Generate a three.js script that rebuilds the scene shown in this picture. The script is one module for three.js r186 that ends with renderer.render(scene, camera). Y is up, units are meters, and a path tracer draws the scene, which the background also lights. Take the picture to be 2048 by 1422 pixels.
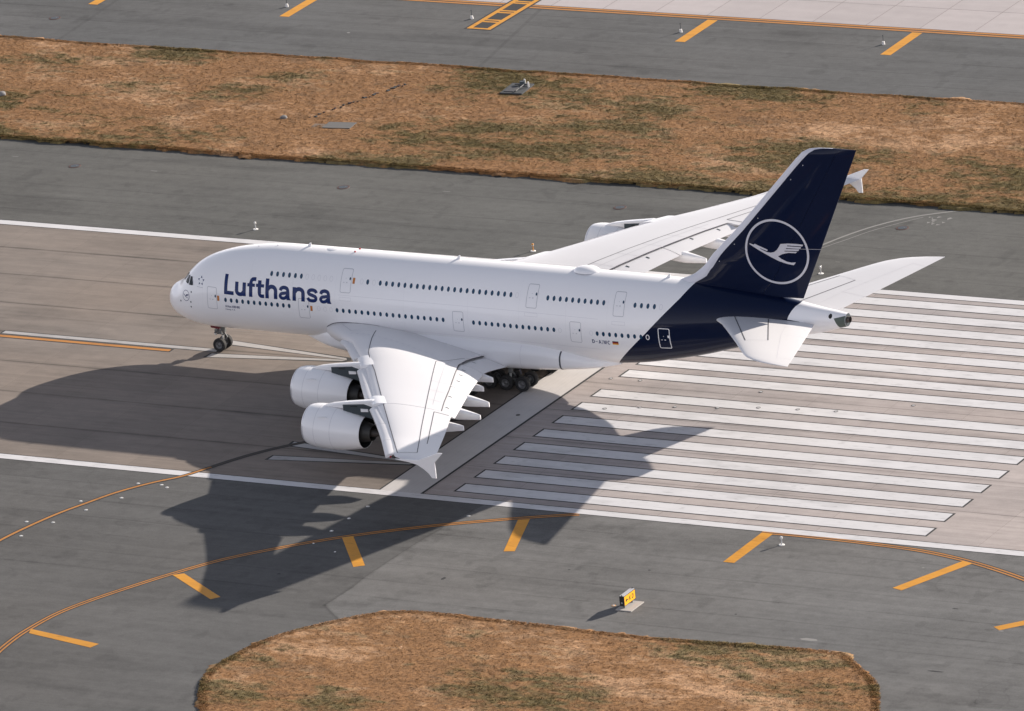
import * as THREE from 'three';
import { FontLoader } from 'three/addons/loaders/FontLoader.js';
import { mergeGeometries, toCreasedNormals } from 'three/addons/utils/BufferGeometryUtils.js';

/* ---------- camera, sky, sun, exposure ---------- */
const scene = new THREE.Scene();
const V3 = (x, y, z) => new THREE.Vector3(x, y, z);
const camera = new THREE.PerspectiveCamera(5.0298, 1024 / 711, 20, 9000);
camera.position.set(339.9425, 233.5824, 597.3841);
camera.up.set(-0.07493363, 0.94369094, -0.32223028);
camera.lookAt(camera.position.clone().add(V3(-0.47926296, -0.31745284, -0.81824856).multiplyScalar(700)));

const SUN = V3(1.34, 1.0, -2.45).normalize();
/* hazy clear sky: unseen, its pale horizon band raised to fill shaded sides, bluer and darker towards the zenith, a little brighter round the sun */
function hazyFillSky(w = 256, h = 128) {
  const d = new Float32Array(w * h * 4);
  for (let j = 0; j < h; j++) for (let i = 0; i < w; i++) {
    const el = ((j + 0.5) / h - 0.5) * Math.PI, az = ((i + 0.5) / w - 0.5) * 2 * Math.PI, e = Math.max(el, 0), k = (j * w + i) * 4;
    const v = new THREE.Vector3(Math.cos(el) * Math.cos(az), Math.sin(el), Math.cos(el) * Math.sin(az)), c = v.dot(SUN);
    const hz = Math.exp(-e / 0.26), glow = 0.5 * Math.exp((c - 1) * 9);
    const Z = [0.34, 0.42, 0.60], H = [4.2, 4.1, 4.3];
    for (let n = 0; n < 3; n++) d[k + n] = Z[n] + H[n] * hz + [1, 0.93, 0.84][n] * glow;
    d[k + 3] = 1;
  }
  const t = new THREE.DataTexture(d, w, h, THREE.RGBAFormat, THREE.FloatType); t.mapping = THREE.EquirectangularReflectionMapping; t.magFilter = THREE.LinearFilter; t.minFilter = THREE.LinearFilter; t.wrapS = THREE.RepeatWrapping; t.needsUpdate = true; return t;
}
const skyMap = hazyFillSky();
scene.background = skyMap; scene.environment = skyMap;
scene.backgroundIntensity = scene.environmentIntensity = 0.24;

const sun = new THREE.DirectionalLight(new THREE.Color(1.0, 0.91, 0.81), 4.8);
sun.name = 'sun';
sun.position.copy(SUN).multiplyScalar(400);
sun.target.position.set(0, 0, 0);
sun.castShadow = true;
sun.shadow.mapSize.set(4096, 4096);
Object.assign(sun.shadow.camera, { left: -140, right: 140, top: 140, bottom: -140, near: 10, far: 900 });
scene.add(sun, sun.target);

const renderer = new THREE.WebGLRenderer({ antialias: true });
renderer.toneMapping = THREE.LinearToneMapping;
renderer.toneMappingExposure = 1.92;
renderer.shadowMap.enabled = true;

/* ---------- helpers ---------- */
function rng(seed) {
  let a = seed >>> 0;
  return () => { a = (a + 0x6D2B79F5) | 0; let t = Math.imul(a ^ (a >>> 15), 1 | a); t = (t + Math.imul(t ^ (t >>> 7), 61 | t)) ^ t; return ((t ^ (t >>> 14)) >>> 0) / 4294967296; };
}
function h2(ix, iy, s) {
  let h = Math.imul(ix, 374761393) + Math.imul(iy, 668265263) + Math.imul(s, 1274126177) | 0;
  h = Math.imul(h ^ (h >>> 13), 1274126177); return ((h ^ (h >>> 16)) >>> 0) / 4294967296;
}
function vn(x, y, s) {
  const ix = Math.floor(x), iy = Math.floor(y); let fx = x - ix, fy = y - iy;
  fx = fx * fx * (3 - 2 * fx); fy = fy * fy * (3 - 2 * fy);
  const a = h2(ix, iy, s), b = h2(ix + 1, iy, s), c = h2(ix, iy + 1, s), d = h2(ix + 1, iy + 1, s);
  return a + (b - a) * fx + (c - a) * fy + (a - b - c + d) * fx * fy;
}
const fbm = (x, y, s, n = 4) => { let v = 0, a = 0.5, t = 0; for (let i = 0; i < n; i++) { v += a * vn(x, y, s + i * 17); t += a; a *= 0.5; x *= 2.03; y *= 2.03; } return v / t; };
const sst = (a, b, x) => { const t = Math.min(1, Math.max(0, (x - a) / (b - a))); return t * t * (3 - 2 * t); };
const lerp = (a, b, t) => a + (b - a) * t;
const clamp = (x, a, b) => Math.min(b, Math.max(a, x));
function tab(xs, ys, x) {
  if (x <= xs[0]) return ys[0]; const n = xs.length;
  if (x >= xs[n - 1]) return ys[n - 1];
  let i = 0; while (x > xs[i + 1]) i++;
  return lerp(ys[i], ys[i + 1], (x - xs[i]) / (xs[i + 1] - xs[i]));
}
const inPoly = (P, x, z) => { let c = false; for (let i = 0, j = P.length - 1; i < P.length; j = i++) if ((P[i][1] > z) !== (P[j][1] > z) && x < (P[j][0] - P[i][0]) * (z - P[i][1]) / (P[j][1] - P[i][1]) + P[i][0]) c = !c; return c; };
const LUT = new Uint8Array(4097);
for (let i = 0; i <= 4096; i++) { const c = i / 4096; LUT[i] = Math.round(255 * (c <= 0.0031308 ? 12.92 * c : 1.055 * Math.pow(c, 1 / 2.4) - 0.055)); }
function groundTex(w, h, R, fn) {           // R = [x0, z0, x1, z1] in metres; fn writes a linear base colour
  const d = new Uint8Array(w * h * 4), o = [0, 0, 0];
  for (let j = 0; j < h; j++) { const z = R[1] + (R[3] - R[1]) * (j + 0.5) / h;
    for (let i = 0; i < w; i++) { const x = R[0] + (R[2] - R[0]) * (i + 0.5) / w; fn(x, z, o, i, j);
      const k = (j * w + i) * 4; d[k] = LUT[clamp(o[0] * 4096, 0, 4096) | 0]; d[k + 1] = LUT[clamp(o[1] * 4096, 0, 4096) | 0]; d[k + 2] = LUT[clamp(o[2] * 4096, 0, 4096) | 0]; d[k + 3] = 255; } }
  const t = new THREE.DataTexture(d, w, h, THREE.RGBAFormat);
  t.colorSpace = THREE.SRGBColorSpace; t.magFilter = THREE.LinearFilter; t.minFilter = THREE.LinearMipmapLinearFilter; t.generateMipmaps = true;
  t.wrapS = t.wrapT = THREE.MirroredRepeatWrapping; t.anisotropy = 8; t.needsUpdate = true; t.userData = { R };
  return t;
}
const mat = (rgb, roughness = 0.6, extra = {}) => { const m = new THREE.MeshPhysicalMaterial({ roughness, ...extra }); m.color.setRGB(...rgb); return m; };
const texMat = (t, roughness, tone = 1) => { const m = new THREE.MeshStandardMaterial({ map: t, roughness }); m.color.setRGB(tone, tone, tone); return m; };

const used = {};
const numbered = (n) => { used[n] = (used[n] ?? -1) + 1; return used[n] ? `${n}_${String(used[n]).padStart(3, '0')}` : n; };
function mesh(name, geo, material, parent) {
  const m = new THREE.Mesh(geo, material); m.name = name; m.castShadow = m.receiveShadow = true; parent?.add(m); return m;
}
function structure(name, label, category) { const g = new THREE.Group(); g.name = name; g.userData = { kind: 'structure', label, category }; scene.add(g); return g; }
function thing(name, label, category, pos = [0, 0, 0], turn = 0, group) {
  const g = new THREE.Group(); g.name = numbered(name); g.userData = { label, category }; if (group) g.userData.group = group;
  g.position.set(...pos); g.rotation.y = turn; scene.add(g); return g;
}
function geoFrom(pos, idx, uv) {
  const g = new THREE.BufferGeometry(); g.setAttribute('position', new THREE.Float32BufferAttribute(pos, 3));
  if (uv) g.setAttribute('uv', new THREE.Float32BufferAttribute(uv, 2)); g.setIndex(idx); g.computeVertexNormals(); return g;
}
/* flat horizontal polygon from (x, z) points */
function flat(pts, y, R = [0, 0, 1, 1]) {
  const v = pts.map((p) => new THREE.Vector2(p[0], p[1])); const tri = THREE.ShapeUtils.triangulateShape(v, []);
  const pos = [], uv = [], idx = [];
  for (const p of pts) { pos.push(p[0], y, p[1]); uv.push((p[0] - R[0]) / (R[2] - R[0]), (p[1] - R[1]) / (R[3] - R[1])); }
  for (const t of tri) { const [a, b, c] = t.map((i) => pts[i]); const cr = (b[0] - a[0]) * (c[1] - a[1]) - (b[1] - a[1]) * (c[0] - a[0]); cr < 0 ? idx.push(...t) : idx.push(t[0], t[2], t[1]); }
  return geoFrom(pos, idx, uv);
}
const rect = (x0, z0, x1, z1, y, R) => flat([[x0, z0], [x1, z0], [x1, z1], [x0, z1]], y, R);
function smooth(pts, n) { const c = new THREE.CatmullRomCurve3(pts.map((p) => V3(p[0], 0, p[1])), false, 'centripetal'); return c.getSpacedPoints(n).map((p) => [p.x, p.z]); }
/* strip along an (x, z) polyline between two sideways offsets */
function ribbon(pts, a, b, y, R = [0, 0, 1, 1]) {
  const pos = [], uv = [], idx = [];
  pts.forEach((p, i) => { const q = pts[Math.max(0, i - 1)], r = pts[Math.min(pts.length - 1, i + 1)]; let dx = r[0] - q[0], dz = r[1] - q[1]; const l = Math.hypot(dx, dz); dx /= l; dz /= l;
    for (const o of [a, b]) { const x = p[0] - dz * o, z = p[1] + dx * o; pos.push(x, y, z); uv.push((x - R[0]) / (R[2] - R[0]), (z - R[1]) / (R[3] - R[1])); }
    if (i) { const k = i * 2; idx.push(k - 2, k - 1, k, k - 1, k + 1, k); } });
  const g = geoFrom(pos, idx, uv);
  if (g.attributes.normal.getY(0) < 0) { const ix = g.index.array; for (let i = 0; i < ix.length; i += 3) { const t = ix[i]; ix[i] = ix[i + 1]; ix[i + 1] = t; } g.computeVertexNormals(); }
  return g;
}
/* closed or open loft through rings of Vector3 */
function loft(rings, { closed = true, capA = false, capB = false, crease = 0 } = {}) {
  const n = rings[0].length, pos = [], idx = [];
  for (const r of rings) for (const p of r) pos.push(p.x, p.y, p.z);
  const m = closed ? n : n - 1;
  for (let i = 0; i + 1 < rings.length; i++) for (let j = 0; j < m; j++) { const a = i * n + j, b = i * n + (j + 1) % n, c = a + n, d = b + n; idx.push(a, b, c, b, d, c); }
  const cap = (ri, flip) => { const c = V3(0, 0, 0); rings[ri].forEach((p) => c.add(p)); c.divideScalar(n); const k = pos.length / 3; pos.push(c.x, c.y, c.z);
    for (let j = 0; j < n; j++) { const a = ri * n + j, b = ri * n + (j + 1) % n; flip ? idx.push(b, a, k) : idx.push(a, b, k); } };
  if (capA) cap(0, true); if (capB) cap(rings.length - 1, false);
  const g = geoFrom(pos, idx);
  return crease ? toCreasedNormals(g, crease) : g;
}
function mirrorZ(g) {
  const r = g.index ? g.toNonIndexed() : g.clone(); const p = r.attributes.position.array, nn = r.attributes.normal.array;
  for (let i = 0; i < p.length; i += 9) { for (let k = 0; k < 3; k++) { const t = p[i + 3 + k]; p[i + 3 + k] = p[i + 6 + k]; p[i + 6 + k] = t; const u = nn[i + 3 + k]; nn[i + 3 + k] = nn[i + 6 + k]; nn[i + 6 + k] = u; } }
  for (let i = 2; i < p.length; i += 3) { p[i] *= -1; nn[i] *= -1; }
  return r;
}
const bake = (g, x = 0, y = 0, z = 0, rx = 0, ry = 0, rz = 0) => { g.applyMatrix4(new THREE.Matrix4().compose(V3(x, y, z), new THREE.Quaternion().setFromEuler(new THREE.Euler(rx, ry, rz)), V3(1, 1, 1))); return g; };
const box = (w, h, d, x, y, z, rx = 0, ry = 0, rz = 0) => bake(new THREE.BoxGeometry(w, h, d), x, y, z, rx, ry, rz);
const merge = (list) => mergeGeometries(list.map((g) => { const q = g.index ? g.toNonIndexed() : g.clone(); for (const k of Object.keys(q.attributes)) if (k !== 'position' && k !== 'normal') q.deleteAttribute(k); return q; }));
function rod(a, b, r0, r1 = r0, seg = 10) {
  const d = b.clone().sub(a), l = d.length(); const g = new THREE.CylinderGeometry(r1, r0, l, seg);
  const q = new THREE.Quaternion().setFromUnitVectors(V3(0, 1, 0), d.normalize());
  g.applyMatrix4(new THREE.Matrix4().compose(a.clone().add(b).multiplyScalar(0.5), q, V3(1, 1, 1))); return g;
}
function extrudeZ(pts, z0, z1, bevel = 0) {          // polygon in (x, y), thickness in z
  const s = new THREE.Shape(pts.map((p) => new THREE.Vector2(p[0], p[1])));
  const g = new THREE.ExtrudeGeometry(s, { depth: z1 - z0 - 2 * bevel, bevelEnabled: bevel > 0, bevelThickness: bevel, bevelSize: bevel, bevelOffset: -bevel, bevelSegments: 2 });
  g.translate(0, 0, z0 + bevel); return g;
}

/* ================= GROUND ================= */
const EARTH = [0.2, 0.13, 0.075];
const groundRoot = structure('ground', 'dry open ground reaching to the horizon around the airfield', 'ground');
mesh('earth', rect(-3000, -3000, 3000, 3000, -0.42), mat(EARTH, 1), groundRoot);

/* --- base colours of the pavements --- */
const seamsZ = [-29.45, -22.05, -14.85, -7.3, 0.2, 7.6, 15.1, 22.7, 31.42];
const RW = [-92, -30, 68, 32];
const runwayTex = groundTex(2048, 1024, RW, (x, z, o, i, j) => {
  let v = 1 + (h2(i, j, 3) - 0.5) * 0.10 + (fbm(x * 0.9, z * 1.6, 11, 3) - 0.5) * 0.22 + (fbm(x * 0.12, z * 0.2, 21, 4) - 0.5) * 0.38;
  v += (vn(x * 0.10, z * 3.1, 31) - 0.5) * 0.15 + (vn(x * 0.25, z * 7.0, 33) - 0.5) * 0.10;
  const old = x < -6.6 ? 1 : x < -3 ? 0.6 : 0;                 // older, browner slabs before the threshold bar
  // dirty sealant wandering along the lane joints
  for (const s of seamsZ) { const d = Math.abs(z - s - 0.10 * (vn(x * 0.4, s, 41) - 0.5)); if (d < 0.6) { const w = 0.10 + 0.22 * vn(x * 0.55, s * 3, 43) * (old ? 1 : 0.35); v -= (old ? 0.36 : 0.16) * (1 - sst(w * 0.4, w, d)) * (0.45 + 0.55 * vn(x * 0.3, s, 47)); v -= 0.10 * (1 - sst(0.1, 0.6, d)) * vn(x * 0.15, s, 49); } }
  // rubber, oil and dirt patches
  const rub = sst(0.55, 0.8, fbm(x * 0.07 + 3, z * 0.35, 51, 4)); v -= rub * (old ? 0.22 : 0.10);
  const track = Math.exp(-Math.pow((Math.abs(z - 0.6) - 4.5) / 3.2, 2)); v -= 0.07 * track * vn(x * 0.06, z * 2.6, 53);
  const q = (fbm(x * 0.05, z * 0.08, 61, 2) - 0.5) * 0.08;
  const R = old ? [0.182, 0.150, 0.126] : [0.345, 0.302, 0.284];
  o[0] = R[0] * v * (1 + q); o[1] = R[1] * v; o[2] = R[2] * v * (1 - q);
});
function asphaltFn(seed, base, lanes) {
  return (x, z, o, i, j) => {
    let v = 1 + (h2(i, j, seed) - 0.5) * 0.26 + (fbm(x * 1.4, z * 1.7, seed + 1, 3) - 0.5) * 0.30 + (fbm(x * 0.09, z * 0.16, seed + 2, 4) - 0.5) * 0.46;
    v += (vn(x * 0.05, z * 1.3, seed + 3) - 0.5) * 0.17 + (vn(x * 0.12, z * 4.2, seed + 4) - 0.5) * 0.11 + (vn(x * 0.3, z * 9, seed + 14) - 0.5) * 0.07;
    { const c = Math.abs(fbm(x * 0.11 + 4, z * 0.13, seed + 15, 3) - 0.5); if (c < 0.0035) v -= 0.16 * vn(x * 0.3, z * 0.3, seed + 16); }
    for (let k = 0; k < lanes.length; k++) { const s = lanes[k], d = Math.abs(z - s - 0.12 * (vn(x * 0.2, k, seed + 5) - 0.5)); if (d < 0.3) v -= (0.08 + 0.2 * vn(x * 0.25, k, seed + 6)) * (1 - sst(0.05, 0.16, d)); }
    const st = sst(0.58, 0.8, fbm(x * 0.06, z * 0.3, seed + 7, 4)); v -= st * 0.24;
    const sp = fbm(x * 0.5, z * 0.5, seed + 8, 3); v -= sst(0.66, 0.76, sp) * 0.16;
    const q = (fbm(x * 0.04, z * 0.06, seed + 9, 2) - 0.5) * 0.06;
    o[0] = base[0] * v * (1 + q); o[1] = base[1] * v; o[2] = base[2] * v * (1 - q);
  };
}
const AN = [-62, 31, 78, 96], AF = [-112, -54, 34, -29], AT = [-142, -106, 14, -83], CF = [-112, -140, 12, -105];
const asphaltNear0 = asphaltFn(101, [0.112, 0.110, 0.107], [34.95, 38.9, 42.6, 46.3, 50.1, 53.9]);
const arcLines = [[[-34, 60], [-20, 52], [-4, 47], [14, 43], [34, 42]], [[-30, 66], [-14, 60], [2, 53], [16, 49]], [[-25, 78], [-12, 66], [-4, 60], [6, 55]], [[3.9, 33], [3.2, 40], [2.87, 47], [2.85, 52], [2.75, 56.6]], [[2.75, 56.6], [4.4, 58.2], [6.2, 59.8]], [[34, 60], [40, 54], [52, 50], [68, 48]], [[56, 58], [62, 52], [70, 50]]].map((p) => { const L = smooth(p, 60); L.bb = [Math.min(...L.map((q) => q[0])) - 1.6, Math.max(...L.map((q) => q[0])) + 1.6, Math.min(...L.map((q) => q[1])) - 1.6, Math.max(...L.map((q) => q[1])) + 1.6]; return L; });
const oldDimJoint = [[-64, 30], [4.2, 31.4], [3.4, 36], [2.87, 47], [2.87, 52.6], [2.75, 56.6], [6, 59.6], [12, 62], [12, 97], [-64, 97]], oldDimSide = (x, z) => inPoly(oldDimJoint, x + (vn(x * 0.4, z * 0.4, 71) - 0.5) * 0.3, z);
const asphaltNearTex = groundTex(2048, 1024, AN, (x, z, o, i, j) => {
  asphaltNear0(x, z, o, i, j); let k = oldDimSide(x, z) ? 0.66 : 1;   // older asphalt left of the long joint, its colour also darkened as lens vignette
  // turning tracks and sealed cracks in the taxiway fillet
  for (let a = 0; a < arcLines.length; a++) { const L = arcLines[a], bb = L.bb; if (x < bb[0] || x > bb[1] || z < bb[2] || z > bb[3]) continue; let best = 9; for (let n = 0; n < L.length; n++) { const d = Math.hypot(x - L[n][0], z - L[n][1]); if (d < best) best = d; } const crack = a === 3 || a === 4; if (best < (crack ? 0.3 : 1.5)) k -= crack ? 0.22 * (1 - sst(0.06, 0.3, best)) : 0.1 * (1 - sst(0.1, 1.5, best)) * vn(x * 1.5, z * 1.5, 77 + a); }
  if (x > 58 && z > 60) k -= 0.12 * sst(0.5, 0.7, fbm(x * 0.3, z * 0.3, 83, 3));
  o[0] *= k; o[1] *= k; o[2] *= k;
});
const asphaltFarTex = groundTex(2048, 512, AF, asphaltFn(201, [0.076, 0.075, 0.069], [-32.9, -36.6, -40.3, -46.2, -49.6]));
const asphaltTaxi0 = asphaltFn(301, [0.074, 0.075, 0.075], [-87.9, -91.6, -95.4, -99.2, -102.6]);
const asphaltTaxiTex = groundTex(2048, 512, AT, (x, z, o, i, j) => {
  asphaltTaxi0(x, z, o, i, j); const d = Math.exp(-Math.pow((z + 92.5) / 1.6, 2)) * sst(0.35, 0.7, vn(x * 0.05, z * 0.4, 91)); const k = 1 - 0.22 * d - (Math.abs(x + 60 - (z + 84) * 0.18) < 0.22 ? 0.2 : 0) - (Math.abs(x + 110.5 - (z + 84) * 0.1) < 0.22 ? 0.2 : 0);
  o[0] *= k; o[1] *= k; o[2] *= k;
});
const concreteFarTex = groundTex(2048, 512, CF, (x, z, o, i, j) => {
  const v = 1 + (h2(i, j, 5) - 0.5) * 0.06 + (fbm(x * 0.8, z * 0.8, 401, 3) - 0.5) * 0.10 + (fbm(x * 0.08, z * 0.12, 402, 3) - 0.5) * 0.16 + (vn(x * 0.06, z * 1.8, 403) - 0.5) * 0.06;
  o[0] = 0.40 * v; o[1] = 0.36 * v; o[2] = 0.355 * v;
});

/* --- runway: slabs, joints, markings --- */
const runway = structure('runway', 'tan concrete runway with white threshold stripes', 'runway');
mesh('joint_filler', rect(-170, -29.45, 120, 31.42, -0.03), mat([0.10, 0.085, 0.075], 0.95), runway);
const slabMats = [0.975, 1.0, 1.025].map((t) => texMat(runwayTex, 0.82, t));
{ const r = rng(5); const xs = []; for (let x = -162; x < 118; x += 7.6) xs.push(x);
  for (let a = 0; a + 1 < seamsZ.length; a++) for (let b = 0; b + 1 < xs.length; b++) {
    const g = 0.018; mesh('slab', rect(xs[b] + 0.008, seamsZ[a] + g, xs[b + 1] - 0.008, seamsZ[a + 1] - g, 0, RW), slabMats[Math.min(2, (r() * 3) | 0)], runway); } }

function paintTex(base, seed) {      // worn paint: brushed streaks, scuffs and small chips
  return groundTex(1024, 512, [0, 0, 24, 6], (x, z, o, i, j) => {
    let v = 1 + (h2(i, j, seed) - 0.5) * 0.05 + (vn(x * 0.5, z * 22, seed + 1) - 0.5) * 0.09 + (fbm(x * 0.5, z * 0.9, seed + 2, 3) - 0.5) * 0.12;
    v -= sst(0.64, 0.82, fbm(x * 1.2, z * 7, seed + 3, 3)) * 0.2; v -= sst(0.62, 0.75, fbm(x * 0.25, z * 0.6, seed + 4, 3)) * 0.10;
    o[0] = base[0] * v; o[1] = base[1] * v; o[2] = base[2] * v;
  });
}
const PT = [0, 0, 24, 6];
const whitePaint = texMat(paintTex([0.57, 0.56, 0.565], 501), 0.7);
const oldWhite = texMat(paintTex([0.36, 0.345, 0.335], 511), 0.75);
const barTex = groundTex(1024, 512, [0, 0, 12, 6], (x, z, o, i, j) => { let v = 1 + (h2(i, j, 6) - 0.5) * 0.06 + (fbm(x * 0.8, z * 0.8, 521, 3) - 0.5) * 0.14; const gr = Math.abs(((x * 2.2 + 0.3 * vn(z * 0.5, x, 7)) % 1) - 0.5); v -= gr < 0.05 ? 0.13 * vn(z * 0.7, Math.floor(x * 2.2), 9) : 0; o[0] = 0.49 * v; o[1] = 0.47 * v; o[2] = 0.46 * v; });
const barPaint = texMat(barTex, 0.75);
const yellowPaint = texMat(paintTex([0.58, 0.25, 0.010], 531), 0.65);
const dullYellow = texMat(paintTex([0.42, 0.17, 0.025], 541), 0.7);
const blackPaint = mat([0.02, 0.02, 0.021], 0.8);
const Y1 = 0.005, Y2 = 0.009, Y3 = 0.013;
const STRIPE_L = 45.29;
for (let k = 0; k < 16; k++) {
  const near = k < 8, n = near ? k : k - 8;
  const z0 = near ? (2 * n + 1) * 1.802 : -(1.83 + n * 3.36 + 1.75), w = near ? 1.802 : 1.75;
  mesh('threshold_stripe_border', rect(-0.2, z0 - 0.17, STRIPE_L + 0.2, z0 + w + 0.17, Y1), blackPaint, runway);
  mesh('threshold_stripe', rect(0, z0, STRIPE_L, z0 + w, Y2, [k * 3.1, k * 1.7, k * 3.1 + 24, k * 1.7 + 6]), whitePaint, runway);
}
mesh('threshold_bar_border', rect(-7.0, -29.4, -2.55, 31.3, Y1), blackPaint, runway);
mesh('threshold_bar', rect(-6.8, -29.4, -2.8, 31.3, Y2, [0, 0, 12, 6]), barPaint, runway);
for (const [n, z0, z1] of [['edge_line', 30.25, 31.32], ['edge_line', -29.35, -28.25]]) {
  mesh('edge_line_border', rect(-170, z0 - 0.14, 120, z1 + 0.1, Y1 - 0.002), blackPaint, runway);
  mesh(n, rect(-170, z0, 120, z1, Y3, PT), whitePaint, runway);
}
/* displaced threshold arrowheads and the arrow shaft */
function arrowhead(cx, cz, parent) {
  for (const s of [-1, 1]) { const outer = [[cx, cz], [cx - 13.6, cz + s * 1.35], [cx - 13.6, cz + s * 2.35], [cx - 0.3, cz + s * 0.42]];
    const grow = [[cx + 0.5, cz - s * 0.1], [cx - 13.8, cz + s * 1.2], [cx - 13.9, cz + s * 2.5], [cx + 0.2, cz + s * 0.6]];
    mesh('arrowhead_border', flat(grow, Y1 + (s > 0 ? 0 : 0.0015)), blackPaint, parent); mesh('arrowhead', flat(outer, Y2 + (s > 0 ? 0 : 0.0015), PT), oldWhite, parent); }
}
arrowhead(-27.4, -0.02, runway); arrowhead(-7.2, 23.35, runway); arrowhead(-7.2, -22.8, runway);
mesh('arrow_shaft_border', rect(-64.4, 0.0, -40.7, 0.95, Y1), blackPaint, runway);
mesh('arrow_shaft', rect(-64.2, 0.14, -40.9, 0.81, Y2, PT), oldWhite, runway);
mesh('lead_line_border', rect(-120, 1.04, -45.2, 1.92, Y1), blackPaint, runway);
mesh('lead_line', rect(-120, 1.22, -45.4, 1.74, Y2, PT), dullYellow, runway);

/* --- asphalt shoulders and taxiways --- */
const nearApron = structure('near_taxiway', 'grey asphalt taxiway and shoulder on the near side of the runway', 'taxiway');
mesh('asphalt', rect(-300, 31.42, 300, 240, 0, AN), texMat(asphaltNearTex, 0.85), nearApron);
const farShoulder = structure('runway_shoulder', 'grey asphalt shoulder between the runway and the grass strip', 'shoulder');
mesh('asphalt', rect(-300, -53.6, 300, -29.45, 0, AF), texMat(asphaltFarTex, 0.85), farShoulder);
const farTaxi = structure('far_taxiway', 'grey asphalt taxiway shoulder with pale concrete beyond the grass', 'taxiway');
mesh('asphalt', rect(-400, -105.2, 300, -83.4, 0, AT), texMat(asphaltTaxiTex, 0.85), farTaxi);
mesh('joint_filler', rect(-400, -150, 300, -105.2, -0.03), mat([0.19, 0.17, 0.165], 0.9), farTaxi);
{ const m3 = [0.97, 1, 1.03].map((t) => texMat(concreteFarTex, 0.8, t)); const r = rng(8);
  for (let a = 0; a < 5; a++) for (let b = 0; b < 26; b++) { const x = -112 + b * 6.1, z = -105.2 - a * 7.7; mesh('slab', rect(x + 0.03, z - 7.7 + 0.03, x + 6.1 - 0.03, z - 0.03, 0, CF), m3[(r() * 3) | 0], farTaxi); } }

/* yellow taxi lines: ribbons along measured curves, each line a mesh of its own */
const curveL = smooth([[-8, 96], [-15.2, 84], [-18.7, 75.5], [-19.45, 70.5], [-19.4, 67.5], [-19.0, 64.3], [-18.0, 61.2], [-16.2, 57.2], [-14.2, 53.3], [-11.6, 49.1], [-8.15, 45.3], [-3.96, 41.5], [2.09, 37.3], [7.41, 34.35], [11.4, 32.4], [13.6, 31.45]], 120);
const curveR = smooth([[31.2, 31.62], [33.5, 31.5], [37, 31.55], [41.25, 31.75], [46.27, 32.2], [49.48, 32.9], [52.84, 34.0], [57.86, 36.2], [64, 39.6], [72, 45.2]], 90);
for (const [c, s] of [[curveL, 1], [curveR, 1]]) {
  mesh('taxiway_edge_line_border', ribbon(c, -0.42, 0.42, Y1), blackPaint, nearApron);
  mesh('taxiway_edge_line', ribbon(c, -0.28, -0.09, Y2, PT), dullYellow, nearApron);
  mesh('taxiway_edge_line', ribbon(c, 0.09, 0.28, Y2, PT), dullYellow, nearApron);
}
const lead = smooth([[-33.2, 62], [-33.9, 55], [-33.7, 50], [-33.1, 46.3], [-32.2, 42.6], [-31.1, 39.6], [-29.9, 36.6], [-28.1, 33.7], [-26.2, 31.4], [-25.1, 29.2], [-23.0, 25], [-20.4, 21.5], [-14.7, 16.3], [-9.0, 12.2], [-7.2, 10.9]], 110);
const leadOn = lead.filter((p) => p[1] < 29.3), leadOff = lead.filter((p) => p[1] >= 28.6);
mesh('taxi_centre_line_border', ribbon(lead, -0.32, 0.32, Y1 + 0.01), blackPaint, nearApron);
mesh('taxi_centre_line', ribbon(leadOff, -0.15, 0.15, Y2 + 0.01, PT), dullYellow, nearApron);
mesh('shaded_faded_taxi_line', ribbon(leadOn, -0.12, 0.12, Y2 + 0.01), mat([0.055, 0.042, 0.032], 0.9), nearApron);  // faded line, its colour darkened for the aircraft shadow lying over it
for (const b of [[[-19.25, 68.09], [-18.9, 69.0], [-11.86, 70.6], [-11.58, 69.66]], [[-14.01, 53.59], [-13.21, 53.0], [-7.11, 57.21], [-7.69, 57.92]], [[-4.1, 41.72], [-3.28, 41.2], [1.36, 47.33], [0.54, 47.9]], [[8.95, 34.02], [9.89, 33.57], [12.44, 41.0], [11.5, 41.27]], [[31.24, 31.62], [32.34, 31.65], [32.3, 38.85], [31.25, 38.85]], [[51.08, 33.58], [52.12, 33.93], [49.06, 41.2], [48.08, 40.85]], [[63.3, 43.6], [64.0, 44.3], [61.0, 47.5], [60.2, 46.9]]])
  mesh('taxiway_edge_bar', flat(b, Y2 + 0.004, PT), yellowPaint, nearApron);
/* far taxiway: double edge line, bars and the ladder marking */
mesh('taxiway_edge_line_border', rect(-400, -106.0, 300, -104.62, Y1), blackPaint, farTaxi);
mesh('taxiway_edge_line', rect(-400, -105.86, 300, -105.45, Y2, PT), dullYellow, farTaxi);
mesh('taxiway_edge_line', rect(-400, -105.18, 300, -104.8, Y2, PT), dullYellow, farTaxi);
for (const x of [-114, -90.4, -43.5, -20.1, 3.3]) mesh('taxiway_edge_bar', flat([[x - 0.55, -104.6], [x + 0.6, -104.6], [x + 0.75, -96.9], [x - 0.4, -96.9]], Y2 + 0.004, PT), yellowPaint, farTaxi);
mesh('ladder_border', rect(-68.5, -112.3, -65.2, -96.6, Y1 + 0.006), blackPaint, farTaxi);
for (const x of [-68.25, -66.0]) mesh('ladder_rail', rect(x, -112.1, x + 0.55, -96.85, Y2 + 0.006, PT), yellowPaint, farTaxi);
for (const z of [-97.25, -99.6, -100.25, -102.9, -103.55, -106.3, -106.9, -109.4, -110]) mesh('ladder_rung', rect(-67.7, z, -66.0, z + 0.36, Y2 + 0.006, PT), yellowPaint, farTaxi);

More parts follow.
